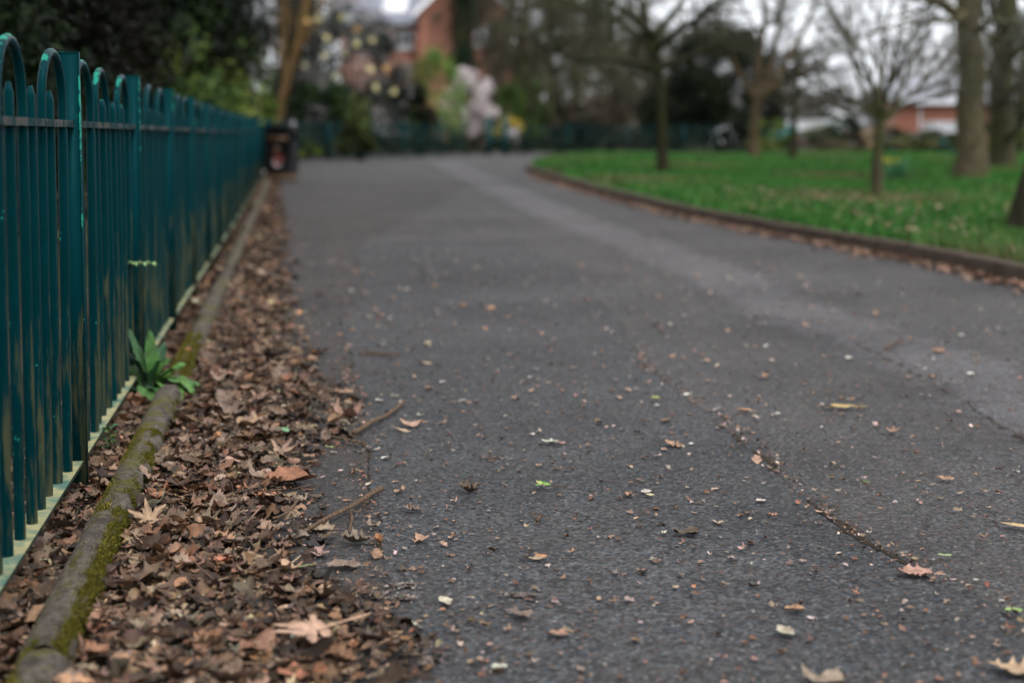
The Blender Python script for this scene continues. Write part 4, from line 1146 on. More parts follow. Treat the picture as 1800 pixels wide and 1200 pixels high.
# ------------------------------------------------------------------ trees
class Tree:
    def __init__(s, seed): s.r = np.random.default_rng(seed); s.lv = {}
    def thick(s, f):
        for l in s.lv:
            for P, R in s.lv[l]: R *= (f if l == 0 else min(f * 1.4, 1.0)) if R[0] > .03 else 1.15
    def branch(s, p, d, L, r0, r1, n, wander=.12, up=.05, level=0):
        P = [np.asarray(p, float)]; d = norm(np.asarray(d, float))
        for _ in range(n - 1):
            d = norm(d + s.r.normal(0, wander, 3) + np.array([0, 0, up]))
            P.append(P[-1] + d * L / (n - 1))
        P = np.array(P); s.add(P, np.linspace(r0, r1, n), level); return P
    def add(s, P, R, level): s.lv.setdefault(level, []).append((np.asarray(P, float), np.asarray(R, float)))
    def limb(s, pts, r0, r1, level=0, n=8):
        P = np.array(pts, float); q = np.linspace(0, 1, n)
        seg = np.concatenate([[0], np.cumsum(np.linalg.norm(np.diff(P, axis=0), axis=1))]); seg /= seg[-1]
        PP = np.stack([np.interp(q, seg, P[:, k]) for k in range(3)], 1)
        for _ in range(2): PP[1:-1] = .25 * PP[:-2] + .5 * PP[1:-1] + .25 * PP[2:]
        L = np.linalg.norm(PP[-1] - PP[0]); PP[1:-1] += s.r.normal(0, L * (.008 if level else .003), PP[1:-1].shape)
        s.add(PP, np.linspace(r0, r1, n), level); return PP
    def sprout(s, level, nlev, count, Lf, ang=.8, up=.04, wander=.16, rf=.55, t0=.25, nseg=5, Lmin=.25, Lmax=9.):
        for (P, R) in list(s.lv.get(level, [])):
            L = np.linalg.norm(np.diff(P, axis=0), axis=1).sum()
            for _ in range(max(1, int(s.r.poisson(count)))):
                t = s.r.uniform(t0, 1.0); k = min(int(t * (len(P) - 1)), len(P) - 2)
                f = t * (len(P) - 1) - k; p = P[k] * (1 - f) + P[k + 1] * f; rr = (R[k] * (1 - f) + R[k + 1] * f) * rf
                tan = norm(P[k + 1] - P[k]); q = s.r.normal(0, 1, 3); q = norm(q - tan * (q @ tan))
                d = tan * math.cos(ang) + q * math.sin(ang * s.r.uniform(.7, 1.2))
                Lb = np.clip(L * Lf * s.r.uniform(.55, 1.25) * (1.15 - .55 * t), Lmin, Lmax)
                s.branch(p, d, Lb, max(rr, .004), max(rr * .3, .0025), nseg, wander, up, nlev)
    def arrays(s, levels, k):
        Vs, Qs, n = [], [], 0
        by = {}
        for l in levels:
            for P, R in s.lv.get(l, []): by.setdefault(len(P), []).append((P, R))
        for nn, lst in by.items():
            V, Q = tube_batch(np.array([a for a, _ in lst]), np.array([b for _, b in lst]), k)
            Vs.append(V); Qs.append(Q + n); n += len(V)
        return np.vstack(Vs), np.vstack(Qs)
    def build(s, name, label, base, bark, twigs, split=2, group=None, cat='tree', kt=9, kc=3, minr=0.0):
        t = thing(name, label, cat, base, 0, group)
        b = np.asarray(base, float)
        lv = sorted(s.lv)
        V, Q = s.arrays([l for l in lv if l < split], kt)
        link('trunk', mesh_np('trunk', V - b, Q, smooth=True), bark, t)
        if any(l >= split for l in lv):
            V, Q = s.arrays([l for l in lv if l >= split], kc)
            link('crown', mesh_np('crown', V - b, Q, smooth=True), twigs, t)
        return t

def trunk_flare(T_, pts, r0, r1, n=10, flare=1.5):
    P = T_.limb(pts, r0, r1, 0, n)
    T_.lv[0][-1][1][0] *= flare; T_.lv[0][-1][1][1] *= 1 + (flare - 1) * .25
    return P

def D(px, py, d): return at_d(px, py, d)
def base_at(px, py): p = at(px, py, .14); p[2] -= .05; return p

# spreading bare tree in the middle of the lawn
b = base_at(1166, 306); d = b[1]; px2m = d / FPX
T1_d = d
T1 = Tree(1)
trunk_flare(T1, [b, D(1163, 220, d), D(1160, 140, d), D(1155, 108, d)], .24, .17, 10, 1.35)
T1.limb([D(1157, 118, d), D(1148, 60, d), D(1125, 10, d + .3), D(1100, -60, d + .8), D(1080, -160, d + 1)], .15, .04, 1)
T1.limb([D(1158, 125, d), D(1120, 105, d - .3), D(1060, 100, d - .8), D(1000, 118, d - 1.2), D(960, 88, d - 1.5), D(930, 60, d - 2)], .12, .03, 1)
T1.limb([D(1160, 118, d), D(1200, 108, d + .2), D(1250, 85, d), D(1310, 55, d - .6), D(1370, 35, d - 1)], .13, .03, 1)
T1.limb([D(1150, 70, d), D(1185, 20, d + .5), D(1230, -50, d + 1), D(1260, -140, d + 1.5)], .11, .03, 1)
T1.limb([D(1148, 60, d), D(1100, 20, d - .8), D(1030, -20, d - 1.6), D(960, -60, d - 2.5)], .10, .03, 1)
T1.limb([D(1155, 90, d), D(1190, 50, d - 1), D(1250, 10, d - 2.4), D(1330, -30, d - 3.6)], .10, .03, 1)
T1.limb([D(1150, 80, d), D(1120, 50, d + 1.5), D(1050, 20, d + 2.8), D(990, 10, d + 3.5)], .10, .03, 1)
T1.sprout(1, 2, 9, .42, .85, .02, .16, .5, .2, 6)
T1.sprout(2, 3, 7, .5, .8, .0, .2, .5, .15, 5, .3)
T1.sprout(3, 4, 6, .6, .8, -.03, .22, .6, .1, 4, .2)
T1.thick(T1_d / 36.0 * 0.66)
T1.build('bare_tree', 'dark mossy bare tree with wide spreading limbs standing on the lawn', b, M['bark_dark'], M['twigs_olive'])

# young vase-shaped tree
b = base_at(1543, 352); d = b[1]
T2_d = d
T2 = Tree(2)
trunk_flare(T2, [b, D(1541, 290, d), D(1545, 250, d), D(1547, 212, d)], .155, .115, 9, 1.25)
for tgt in ([(1525, 195), (1505, 150), (1500, 100), (1490, 30), (1480, -60)], [(1545, 150), (1550, 90), (1562, 20), (1570, -80)], [(1575, 185), (1620, 150), (1670, 90), (1700, 60)], [(1570, 180), (1600, 120), (1625, 60), (1665, -20)],
            [(1530, 190), (1490, 175), (1450, 140), (1420, 120)], [(1540, 170), (1525, 110), (1470, 40), (1430, -40)], [(1575, 190), (1640, 165), (1700, 155)], [(1555, 170), (1585, 60), (1600, -60)]):
    off = T2.r.normal(0, .5)
    T2.limb([D(1547, 216, d)] + [D(x, y, d + off * (i + 1) * .6) for i, (x, y) in enumerate(tgt)], .046, .010, 1, 7)
T2.sprout(1, 2, 8, .42, .6, .05, .10, .5, .2, 5)
T2.sprout(2, 3, 6, .5, .6, .04, .12, .55, .15, 4, .2)
T2.sprout(3, 4, 2, .6, .6, .02, .14, .6, .1, 3, .15)
T2.thick(T2_d / 22.0 * 0.66)
T2.build('bare_tree', 'slim young bare tree with vase-shaped branches and mossy foot on the lawn', b, M['bark_olive'], M['twigs_brown'])

# thick trunk
b = base_at(1704, 316); d = b[1]
T3_d = d
T3 = Tree(3)
trunk_flare(T3, [b, D(1705, 270, d), D(1708, 180, d), D(1704, 80, d), D(1700, -40, d), D(1700, -200, d)], .52, .40, 12, 1.45)
T3.limb([D(1700, 40, d), D(1670, 15, d - .5), D(1600, -20, d - 1), D(1500, -70, d - 2)], .16, .04, 1)
T3.limb([D(1705, -20, d), D(1760, -60, d + .5), D(1860, -140, d + 1)], .2, .05, 1)
T3.limb([D(1700, 20, d), D(1650, 40, d - 1.5), D(1590, 40, d - 3), D(1540, 60, d - 4)], .10, .02, 1)
T3.limb([D(1702, 60, d), D(1745, 30, d - 1.5), D(1790, 40, d - 3), D(1840, 70, d - 4)], .10, .02, 1)
T3.limb([D(1700, -100, d), D(1640, -180, d), D(1560, -300, d + 1)], .2, .05, 1)
T3.limb([D(1702, -180, d), D(1720, -320, d), D(1730, -480, d + 1)], .3, .06, 1)
T3.sprout(1, 2, 9, .45, .8, .0, .16, .5, .2, 6)
T3.sprout(2, 3, 6, .5, .8, -.02, .2, .5, .15, 5, .3)
T3.sprout(3, 4, 3, .6, .8, -.04, .22, .6, .1, 4, .2)
T3.thick(T3_d / 32.0 * 0.62)
T3.build('bare_tree', 'stout grey-brown trunk with flared foot at the far side of the lawn', b, M['bark_grey'], M['twigs_olive'], kt=14)

# mottled trunk right behind it
b = base_at(1763, 296); d = b[1]
T4_d = d
T4 = Tree(4)
trunk_flare(T4, [b, D(1762, 240, d), D(1758, 150, d), D(1765, 60, d), D(1768, -60, d), D(1775, -220, d)], .60, .42, 12, 1.2)
for tgt in ([(1740, 70), (1700, 20), (1650, -60)], [(1790, 90), (1830, 40), (1880, -40)], [(1780, 160), (1800, 130), (1830, 130)], [(1745, 30), (1730, -60), (1700, -200)], [(1790, 230), (1810, 190), (1830, 170)]):
    T4.limb([D(1762, tgt[0][1] + 20, d)] + [D(x, y, d - .8 * (i + 1)) for i, (x, y) in enumerate(tgt)], .16, .03, 1)
T4.sprout(0, 2, 26, .16, .9, .0, .16, .14, .1, 5, .5, 2.2)
T4.sprout(1, 2, 10, .5, .8, .0, .16, .5, .2, 6)
T4.sprout(2, 3, 6, .5, .8, -.02, .2, .5, .15, 5, .3)
T4.sprout(3, 4, 3, .6, .8, -.04, .22, .6, .1, 4, .2)
T4.thick(T4_d / 38.0 * 0.55)
T4.build('bare_tree', 'mottled trunk bristling with twigs directly behind the stout flared trunk', b, M['bark_olive'], M['twigs_brown'], kt=12)

# trunk cut by the picture edge
b = base_at(1814, 412); d = b[1]
T5 = Tree(5)
trunk_flare(T5, [b, b + [.12, 0, .5], b + [.40, .1, 1.8], b + [.6, .2, 4.5], b + [.7, .2, 7.0]], 36 * d / FPX, .08, 10, 1.5)
for k in range(7):
    a = k * 2.4; z0 = 3.0 + .5 * k
    q = b + [.55, .15, z0]; T5.limb([q, q + np.array([math.cos(a), math.sin(a), .8]) * .8, q + np.array([math.cos(a) * 2.0, math.sin(a) * 2.0, 2.4])], .05, .015, 1, 6)
T5.sprout(1, 2, 8, .45, .7, .03, .14, .5, .2, 5)
T5.sprout(2, 3, 6, .5, .7, .0, .18, .55, .15, 4, .2)
T5.build('bare_tree', 'dark leaning trunk near the lawn kerb at the extreme right of the lawn', b, M['bark_dark'], M['twigs_brown'])

# pale trunk with orange-brown fork, small dark tree
b = base_at(1325, 281); d = b[1]
T6_d = d
T6 = Tree(6)
trunk_flare(T6, [b, D(1325, 240, d), D(1328, 200, d), D(1332, 175, d)], .30, .24, 8, 1.5)
for tgt in ([(1350, 150), (1385, 110), (1410, 60), (1440, 0), (1460, -80)], [(1325, 130), (1335, 70), (1345, 10), (1350, -100)], [(1310, 150), (1290, 110), (1270, 60), (1250, 10)], [(1345, 140), (1370, 60), (1380, -40)], [(1360, 150), (1410, 130), (1450, 100), (1490, 90)]):
    T6.limb([D(1331, 180, d)] + [D(x, y, d - .5 * i * T6.r.normal()) for i, (x, y) in enumerate(tgt)], .16, .035, 1, 7)
T6.sprout(1, 2, 8, .45, .7, .03, .15, .5, .2, 6)
T6.sprout(2, 3, 6, .5, .75, .0, .18, .5, .15, 5, .3)
T6.sprout(3, 4, 4, .6, .75, -.02, .2, .6, .1, 4, .2)
T6.thick(T6_d / 50.0 * 0.62)
T6.build('bare_tree', 'pale brown forked tree at the lawn edge beside the dark evergreen', b, mat_bark('bark_orange', (.10, .070, .042), (.07, .06, .03), .6), M['twigs_brown'])
b = base_at(1393, 284); d = b[1]
T7_d = d
T7 = Tree(7)
trunk_flare(T7, [b, D(1393, 240, d), D(1396, 195, d), D(1400, 150, d), D(1402, 80, d)], .17, .07, 9, 1.3)
for k in range(9):
    a = k * 2.4; q = D(1397, 195 - 12 * k, d); T7.limb([q, q + np.array([math.cos(a), math.sin(a) * .6, .25]) * .7, q + np.array([math.cos(a) * 1.7, math.sin(a), .2])], .05, .014, 1, 6)
T7.sprout(1, 2, 8, .5, .8, -.02, .18, .5, .15, 5)
T7.sprout(2, 3, 6, .55, .8, -.03, .2, .5, .15, 4, .25)
T7.thick(T7_d / 47.0 * 0.8)
T7.build('bare_tree', 'small dark twiggy tree right of the pale forked one, before the white van', b, M['bark_dark'], M['twigs_dark'])

# ---- leafy shrubs and evergreens
def leaves_cloud(r, centres, radii, per, size, pal, var=.25, flat=.4, shell=.55):
    """many small folded leaf faces spread through clumps"""
    c = np.repeat(np.asarray(centres, float), per, 0); rad = np.repeat(np.asarray(radii, float), per, 0)
    n = len(c)
    dr = norm(r.normal(0, 1, (n, 3))); rr = r.uniform(0, 1, n) ** shell
    p = c + dr * rr[:, None] * rad
    nrm_ = norm(dr * .7 + r.normal(0, .7, (n, 3)) + [0, 0, flat])
    a = norm(np.cross(nrm_, r.normal(0, 1, (n, 3)))); b_ = np.cross(nrm_, a)
    L = size * np.exp(r.normal(0, .25, n))[:, None]
    V = np.stack([p - a * L * .5, p + b_ * L * .24 + nrm_ * L * .06, p + a * L * .5, p - b_ * L * .24 + nrm_ * L * .06], 1).reshape(-1, 3)
    Q = np.arange(4 * n).reshape(-1, 4)
    ck = np.repeat(r.integers(0, len(pal), len(centres)), per)
    tn = np.array(pal)[np.where(r.uniform(0, 1, n) < .7, ck, r.integers(0, len(pal), n))] * np.exp(r.normal(0, var, (n, 1)))
    return V, Q, np.repeat(np.clip(tn, 0, .95), 4, 0)

GREEN_D = [(.022, .045, .018), (.030, .060, .020), (.016, .032, .015), (.045, .075, .022)]
GREEN_M = [(.045, .085, .022), (.060, .11, .025), (.030, .060, .020), (.09, .12, .028)]
GREEN_Y = [(.12, .17, .030), (.09, .14, .028), (.16, .19, .035), (.07, .11, .03)]
GREEN_B = [(.09, .20, .035), (.12, .24, .04), (.07, .15, .03), (.16, .25, .05)]
BROWNS = [(.085, .065, .045), (.065, .055, .035), (.11, .08, .055), (.055, .055, .028)]
def shrub(name, label, base, h, rx, ry, pal, seed, nclump=40, per=220, size=.12, cat='shrub', group=None, skirt=.15, stems=5, stem_mat='bark_dark', mat='foliage', top=1.0, clump=.26):
    r = np.random.default_rng(seed); b = np.asarray(base, float)
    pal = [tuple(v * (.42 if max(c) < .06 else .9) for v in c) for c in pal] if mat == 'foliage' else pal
    th = r.uniform(0, 6.28, nclump); ph = r.uniform(0, 1, nclump)
    z = skirt + (1 - skirt) * ph
    wid = np.sqrt(np.clip(1 - ((z - .42) / .62) ** 2, .05, 1)) * (1 - (1 - top) * z)
    q = r.uniform(.25, 1, nclump) ** .6
    C = np.stack([np.cos(th) * rx * wid * q, np.sin(th) * ry * wid * q, z * h * .93], 1)
    R = np.stack([np.full(nclump, clump * rx), np.full(nclump, clump * ry), np.full(nclump, clump * h * .45)], 1) * r.uniform(.6, 1.35, (nclump, 1))
    V, Q, tn = leaves_cloud(r, C, R, per, size, pal)
    V[:, 2] = np.maximum(V[:, 2], .02)
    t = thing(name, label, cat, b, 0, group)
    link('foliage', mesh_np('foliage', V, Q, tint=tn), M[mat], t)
    g = Geo()
    for k in range(stems):
        e = C[r.integers(0, nclump)]
        g.tube([(r.normal(0, .08 * rx), r.normal(0, .08 * ry), -.1), e * [.35, .35, .5], e], [.02 * h ** .5 * 1.4, .018 * h ** .5, .006], 6)
    g.obj('stem', M[stem_mat], t, True)
    return t, C

# evergreen wall behind the near fence
def behind(y, off): return np.array([float(fence_x(y)) - off, y, float(rise(y)) - .05])
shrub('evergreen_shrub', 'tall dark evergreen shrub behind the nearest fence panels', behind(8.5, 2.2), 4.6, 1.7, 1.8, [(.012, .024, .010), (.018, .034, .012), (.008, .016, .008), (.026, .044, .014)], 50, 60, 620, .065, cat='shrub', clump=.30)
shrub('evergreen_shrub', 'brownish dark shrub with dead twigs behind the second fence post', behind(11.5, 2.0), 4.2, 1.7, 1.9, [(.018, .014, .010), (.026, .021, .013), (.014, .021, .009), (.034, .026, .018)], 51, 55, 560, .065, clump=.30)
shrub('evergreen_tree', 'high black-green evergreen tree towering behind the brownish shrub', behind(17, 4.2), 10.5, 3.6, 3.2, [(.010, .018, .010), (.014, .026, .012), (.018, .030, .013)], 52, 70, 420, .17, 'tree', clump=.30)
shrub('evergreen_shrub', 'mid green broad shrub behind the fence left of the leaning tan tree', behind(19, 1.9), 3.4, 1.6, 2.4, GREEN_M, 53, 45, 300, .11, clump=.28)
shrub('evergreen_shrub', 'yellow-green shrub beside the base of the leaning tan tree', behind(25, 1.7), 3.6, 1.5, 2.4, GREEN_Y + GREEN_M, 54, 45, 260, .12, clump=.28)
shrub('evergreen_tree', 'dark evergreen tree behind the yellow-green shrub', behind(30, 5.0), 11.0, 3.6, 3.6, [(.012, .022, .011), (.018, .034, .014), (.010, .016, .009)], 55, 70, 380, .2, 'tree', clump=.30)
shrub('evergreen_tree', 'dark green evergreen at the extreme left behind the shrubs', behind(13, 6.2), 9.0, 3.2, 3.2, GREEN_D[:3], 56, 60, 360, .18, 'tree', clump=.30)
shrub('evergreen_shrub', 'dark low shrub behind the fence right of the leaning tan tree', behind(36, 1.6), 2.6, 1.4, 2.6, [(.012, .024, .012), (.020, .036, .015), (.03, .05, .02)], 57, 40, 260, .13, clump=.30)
# leaning tan tree
b = D(484, 238, 50); b[2] = .1
T8 = Tree(8)
trunk_flare(T8, [b, D(488, 200, 50), D(510, 130, 50), D(525, 70, 50), D(540, 0, 50), D(560, -110, 50), D(570, -250, 50)], .20, .09, 12, 1.2)
for tgt in ([(500, 120), (498, 60), (505, -10), (510, -100)], [(490, 150), (495, 80), (497, 10), (480, -80)], [(530, 90), (555, 40), (580, -30)], [(525, 100), (548, 60), (556, 0), (600, -60)]):
    T8.limb([D(505, tgt[0][1] + 25, 50)] + [D(x, y, 50 + .4 * i) for i, (x, y) in enumerate(tgt)], .055, .02, 1, 7)
T8.sprout(1, 2, 7, .4, .4, .06, .08, .5, .2, 5)
T8.sprout(2, 3, 5, .5, .5, .03, .12, .5, .2, 4, .3)
T8.build('bare_tree', 'leaning tan-stemmed tree rising behind the fence above the litter bin', b, M['bark_tan'], mat_plain('tan_twigs', (.17, .11, .055), .9, .3, 3))

for x, dd, h, w, pal, lab in ((170, 26, 10.0, 2.6, [(.010, .018, .010), (.016, .028, .012)], 'black-green evergreen tree behind the middle stretch of the iron fence'), (225, 38, 12.0, 3.0, [(.010, .018, .010), (.014, .026, .012), (.02, .035, .014)], 'very dark evergreen tree left of the leaning tan tree'),
                             (455, 58, 12.0, 3.0, [(.012, .022, .012), (.022, .038, .016)], 'dark evergreen tree right behind the leaning tan tree'), (355, 44, 5.0, 2.0, GREEN_M + GREEN_Y[:2], 'mid-height leafy green shrub just left of the leaning tan tree')):
    p = D(x, 238, dd); shrub('evergreen_tree', lab, (p[0], dd, .1), h, w, w, pal, int(x), 75, 360, .2 if h > 6 else .13, 'tree', clump=.30)
# flowering shrub with cream blossoms
b = D(625, 238, 50); b[2] = .15
t, C = shrub('magnolia_tree', 'grey-green flowering tree dotted with round cream blossoms above the far fence', b, 5.2, 1.9, 1.7, [(.045, .055, .045), (.07, .08, .065), (.025, .036, .025), (.20, .19, .18), (.30, .28, .27), (.018, .024, .018)], 60, 60, 190, .13, 'tree', clump=.24)
fr = np.random.default_rng(61)
for i, (x, y) in enumerate([(575, 68), (560, 34), (628, 52), (627, 78), (610, 95), (570, 99), (650, 122), (590, 133), (662, 155), (692, 162), (540, 38), (536, 116), (600, 30), (655, 70), (680, 120), (585, 160)]):
    p = D(x, y, 50 - 1.9 + fr.normal(0, .2)) - b
    c = [(.72, .66, .36), (.66, .60, .34), (.62, .40, .16), (.60, .56, .36)][i % 4 if i % 3 else 0]
    V, Q, tn = leaves_cloud(fr, [p], [(.11, .11, .10)], 26, .15, [c], .08, .2)
    link('blossom', mesh_np('blossom', V, Q, tint=tn), M['blossom'], t)
b = D(612, 238, 57); b[2] = .15
shrub('blossom_tree', 'airy tree dusted with pinkish white blossom before the slate roof of the house', b, 7.0, 1.9, 1.8, [(.40, .31, .30), (.26, .25, .24), (.44, .38, .37), (.10, .11, .09), (.06, .07, .055)], 71, 60, 90, .10, 'tree', mat='blossom', clump=.22, skirt=.4, stems=9)
b = D(845, 238, 68); b[2] = .12
shrub('evergreen_shrub', 'low dark green bush between white blossom tree and green gate', b, 1.5, 1.2, .7, [(.016, .028, .015), (.03, .042, .02)], 72, 24, 200, .12)
# spilling growth over the fence
b = at(632, 283); b[2] -= .02
shrub('trailing_shrub', 'olive green shrub spilling over the far fence on to the path edge', b, 2.0, .75, 1.0, [(.075, .10, .03), (.10, .13, .04), (.04, .055, .02)], 62, 34, 220, .10, top=.35, clump=.3)
b = at(542, 284)
shrub('low_shrub', 'small bright green plant at the foot of the far fence right of the bin', b, .55, .35, .35, GREEN_Y, 63, 14, 120, .08)
b = D(690, 238, 56); b[2] = .15
shrub('evergreen_shrub', 'very dark evergreen bush behind the far fence beneath the brick house', b, 3.0, 1.7, 1.3, [(.008, .014, .008), (.014, .022, .012), (.02, .03, .014), (.05, .04, .03)], 64, 40, 260, .14, clump=.3)
b = D(575, 238, 47); b[2] = .15
shrub('evergreen_shrub', 'dark green bush behind the far fence beneath the cream blossoms', b, 2.6, 1.4, 1.3, GREEN_D, 65, 36, 240, .13, clump=.3)
b = D(768, 238, 60); b[2] = .15
shrub('bright_shrub', 'fresh lime-green leafy tree before the brick house', b, 4.4, 1.35, 1.2, GREEN_B + [(.20, .22, .05)], 66, 40, 110, .13, 'tree', clump=.36, skirt=.2)
b = D(822, 238, 62); b[2] = .15
shrub('cherry_tree', 'small tree covered in white blossom by the far fence', b, 3.7, 1.45, 1.2, [(.70, .60, .61), (.72, .64, .65), (.50, .43, .43), (.66, .60, .58)], 67, 48, 420, .10, 'tree', mat='blossom', clump=.20, stem_mat='bark_dark', top=.75, skirt=.3)
b = D(893, 238, 68); b[2] = .12
shrub('forsythia_bush', 'small golden yellow flowering bush behind the green gate', b, 1.75, .8, .7, [(.50, .38, .06), (.42, .32, .06), (.30, .26, .07)], 68, 22, 160, .10, mat='blossom', skirt=.5)
b = D(920, 238, 74); b[2] = .12
shrub('evergreen_shrub', 'olive green rounded bush behind the golden flowering bush', b, 3.9, 1.5, 1.3, [(.06, .10, .025), (.075, .12, .03), (.05, .07, .025)], 69, 40, 200, .14, clump=.28)

# dark ivy and brambles standing just behind the far fence
ur = np.random.default_rng(88)
F2 = np.vstack([far_pts, gate_pts, far2[1:]]); F2 = resample(F2, .22)
tt = norm(np.gradient(F2, axis=0)); nb = np.stack([-tt[:, 1], tt[:, 0]], 1)
C = np.concatenate([np.stack([F2[:, 0] + nb[:, 0] * o_ + ur.normal(0, .12, len(F2)), F2[:, 1] + nb[:, 1] * o_ + ur.normal(0, .12, len(F2)), rise(F2[:, 1]) + ur.uniform(.1, .75, len(F2))], 1) for o_ in (.9, 1.3)])
V, Q, tn = leaves_cloud(ur, C, np.tile([.28, .28, .24], (len(C), 1)), 34, .13, [(.010, .020, .013), (.014, .026, .016), (.020, .030, .018), (.03, .036, .022)])
o = link('undergrowth', mesh_np('undergrowth', V, Q, tint=tn), M['foliage']); tag(o, 'dark ivy undergrowth behind the far fence', 'undergrowth', kind='stuff')

# ---- house, lamp post, ivy trunk
hd = 88.0
h0, h1 = D(600, 238, hd)[0], D(738, 238, hd)[0]
zeave = D(700, 42, hd)[2]
house = thing('brick_house', 'red brick house with grey slate roof and white skylight above the blossom trees', 'house', (h0, hd, .1))
W = h1 - h0; ze = zeave - .1
Geo().box(0, W, 0, 7, 0, ze).obj('wall', M['brick'], house)
g = Geo(); g.prism([(-.45, ze - .08), (3.5, ze + 3.4), (7.45, ze - .08), (7.45, ze + .06), (3.5, ze + 3.56), (-.45, ze + .06)], 0, -.3, W + .2) if False else None
g = Geo()
for sgn in (0, 1):
    y0, y1 = (-.45, 3.5) if sgn == 0 else (7.45, 3.5)
    V = [(-.3, y0, ze - .02), (W + .6, y0, ze - .02), (W + .6, y1, ze + 3.5), (-.3, y1, ze + 3.5)]
    V += [(a, b_, c - .14) for a, b_, c in V]
    g.add(V, [(0, 1, 2, 3), (7, 6, 5, 4), (0, 4, 5, 1), (1, 5, 6, 2), (2, 6, 7, 3), (3, 7, 4, 0)])
roof = g.obj('roof', M['slate'], house)
sk = D(693, 12, hd); sx = sk[0] - h0
def on_slope(y): return ze + (y + .45) / 3.95 * 3.52
g = Geo(); y0, y1 = .3, 1.5
V = [(sx - .75, y0, on_slope(y0) + .10), (sx + .75, y0, on_slope(y0) + .10), (sx + .75, y1, on_slope(y1) + .10), (sx - .75, y1, on_slope(y1) + .10)]
V += [(a, b_, c - .16) for a, b_, c in V]
g.add(V, [(0, 1, 2, 3), (7, 6, 5, 4), (0, 4, 5, 1), (1, 5, 6, 2), (2, 6, 7, 3), (3, 7, 4, 0)])
g.obj('skylight', M['white_paint'], roof)
gx0, gx1 = D(737, 238, hd - 2)[0] - h0, D(900, 238, hd - 2)[0] - h0
gm = (gx0 + gx1) / 2; zg = D(737, 14, hd - 2)[2] - .1
g = Geo(); g.prism([(gx0, 0), (gx1, 0), (gx1, zg), (gm, zg + 2.6), (gx0, zg)], 1, -2, 6)
g.obj('gable_wall', M['brick'], house)
g = Geo()
for sgn, xe in ((-1, gx0), (1, gx1)):
    V = [(xe + sgn * .3, -2.3, zg - .25), (xe + sgn * .3, 6, zg - .25), (gm, 6, zg + 2.75), (gm, -2.3, zg + 2.75)]
    V += [(a, b_, c - .12) for a, b_, c in V]
    g.add(V, [(0, 1, 2, 3), (7, 6, 5, 4), (0, 4, 5, 1), (1, 5, 6, 2), (2, 6, 7, 3), (3, 7, 4, 0)])
g.obj('gable_roof', M['slate'], house)
g = Geo()
for sgn, xe in ((-1, gx0), (1, gx1)):
    g.prism([(xe + sgn * .32, zg - .62), (xe + sgn * .32, zg - .22), (gm, zg + 2.80), (gm, zg + 2.38)], 1, -2.38, -2.31)
g.obj('bargeboard', M['white_paint'], house)
def window(parent, cx, y, z0, z1, w, fm='white_paint'):
    wd = Geo().box(cx - w / 2 + .06, cx + w / 2 - .06, y - .02, y + .02, z0 + .06, z1 - .06).obj('window', M['glass'], parent)
    g = Geo()
    g.box(cx - w / 2, cx - w / 2 + .09, y - .06, y - .021, z0, z1).box(cx + w / 2 - .09, cx + w / 2, y - .06, y - .021, z0, z1)
    g.box(cx - w / 2 + .09, cx + w / 2 - .09, y - .06, y - .021, z1 - .09, z1).box(cx - w / 2 + .09, cx + w / 2 - .09, y - .06, y - .021, z0, z0 + .09)
    g.box(cx - .035, cx + .035, y - .055, y - .021, z0 + .09, z1 - .09)
    g.obj('frame', M[fm], wd)
    Geo().box(cx - w / 2 - .1, cx + w / 2 + .1, y - .16, y - .002, z0 - .16, z0 - .002).obj('sill', M[fm], wd)
for px_, py0, py1 in ((712, 53, 84), (668, 55, 86), (625, 55, 86)):
    c = D(px_, py0, hd); e = D(px_, py1, hd)
    window(house, c[0] - h0, -.03, e[2] - .1, c[2] - .1, 1.1)
for px_ in (668, 712): window(house, D(px_, 100, hd)[0] - h0, -.03, 1.0, 2.5, 1.2)
window(house, gm, -2.03, 1.2, 2.8, 1.0)
Geo().box(1.0, 1.9, 3.0, 3.9, ze + 2.6, ze + 5.0).box(.94, 1.96, 2.94, 3.96, ze + 5.0, ze + 5.15).lathe([(.14, 0), (.12, .4)], (1.3, 3.45, ze + 5.1), 8).obj('chimney', M['brick'], house)
c = D(850, 48, hd - 2); e = D(850, 82, hd - 2)
window(house, c[0] - h0, -2.03, e[2] - .1, c[2] - .1, 1.1)
# lamp post
lp = D(614, 238, 46); lamp = thing('lamp_post', 'slim black lamp post rising among the cream blossoms', 'lamp post', (lp[0], 46, .15))
Geo().lathe([(.13, -.1), (.13, .5), (.10, .55), (.075, .7), (.055, 1.0), (.045, 4.2), (.06, 4.25), (.10, 4.35)], k=12).obj('post', M['lamp_metal'], lamp, True)
lan = Geo().lathe([(.10, 4.36), (.17, 4.75), (.17, 4.76)], k=8).obj('lantern', M['lantern_glass'], lamp)
Geo().lathe([(.21, 4.77), (.20, 4.82), (.10, 5.0), (.03, 5.1), (.02, 5.2)], k=8).obj('lantern_cap', M['lamp_metal'], lan)
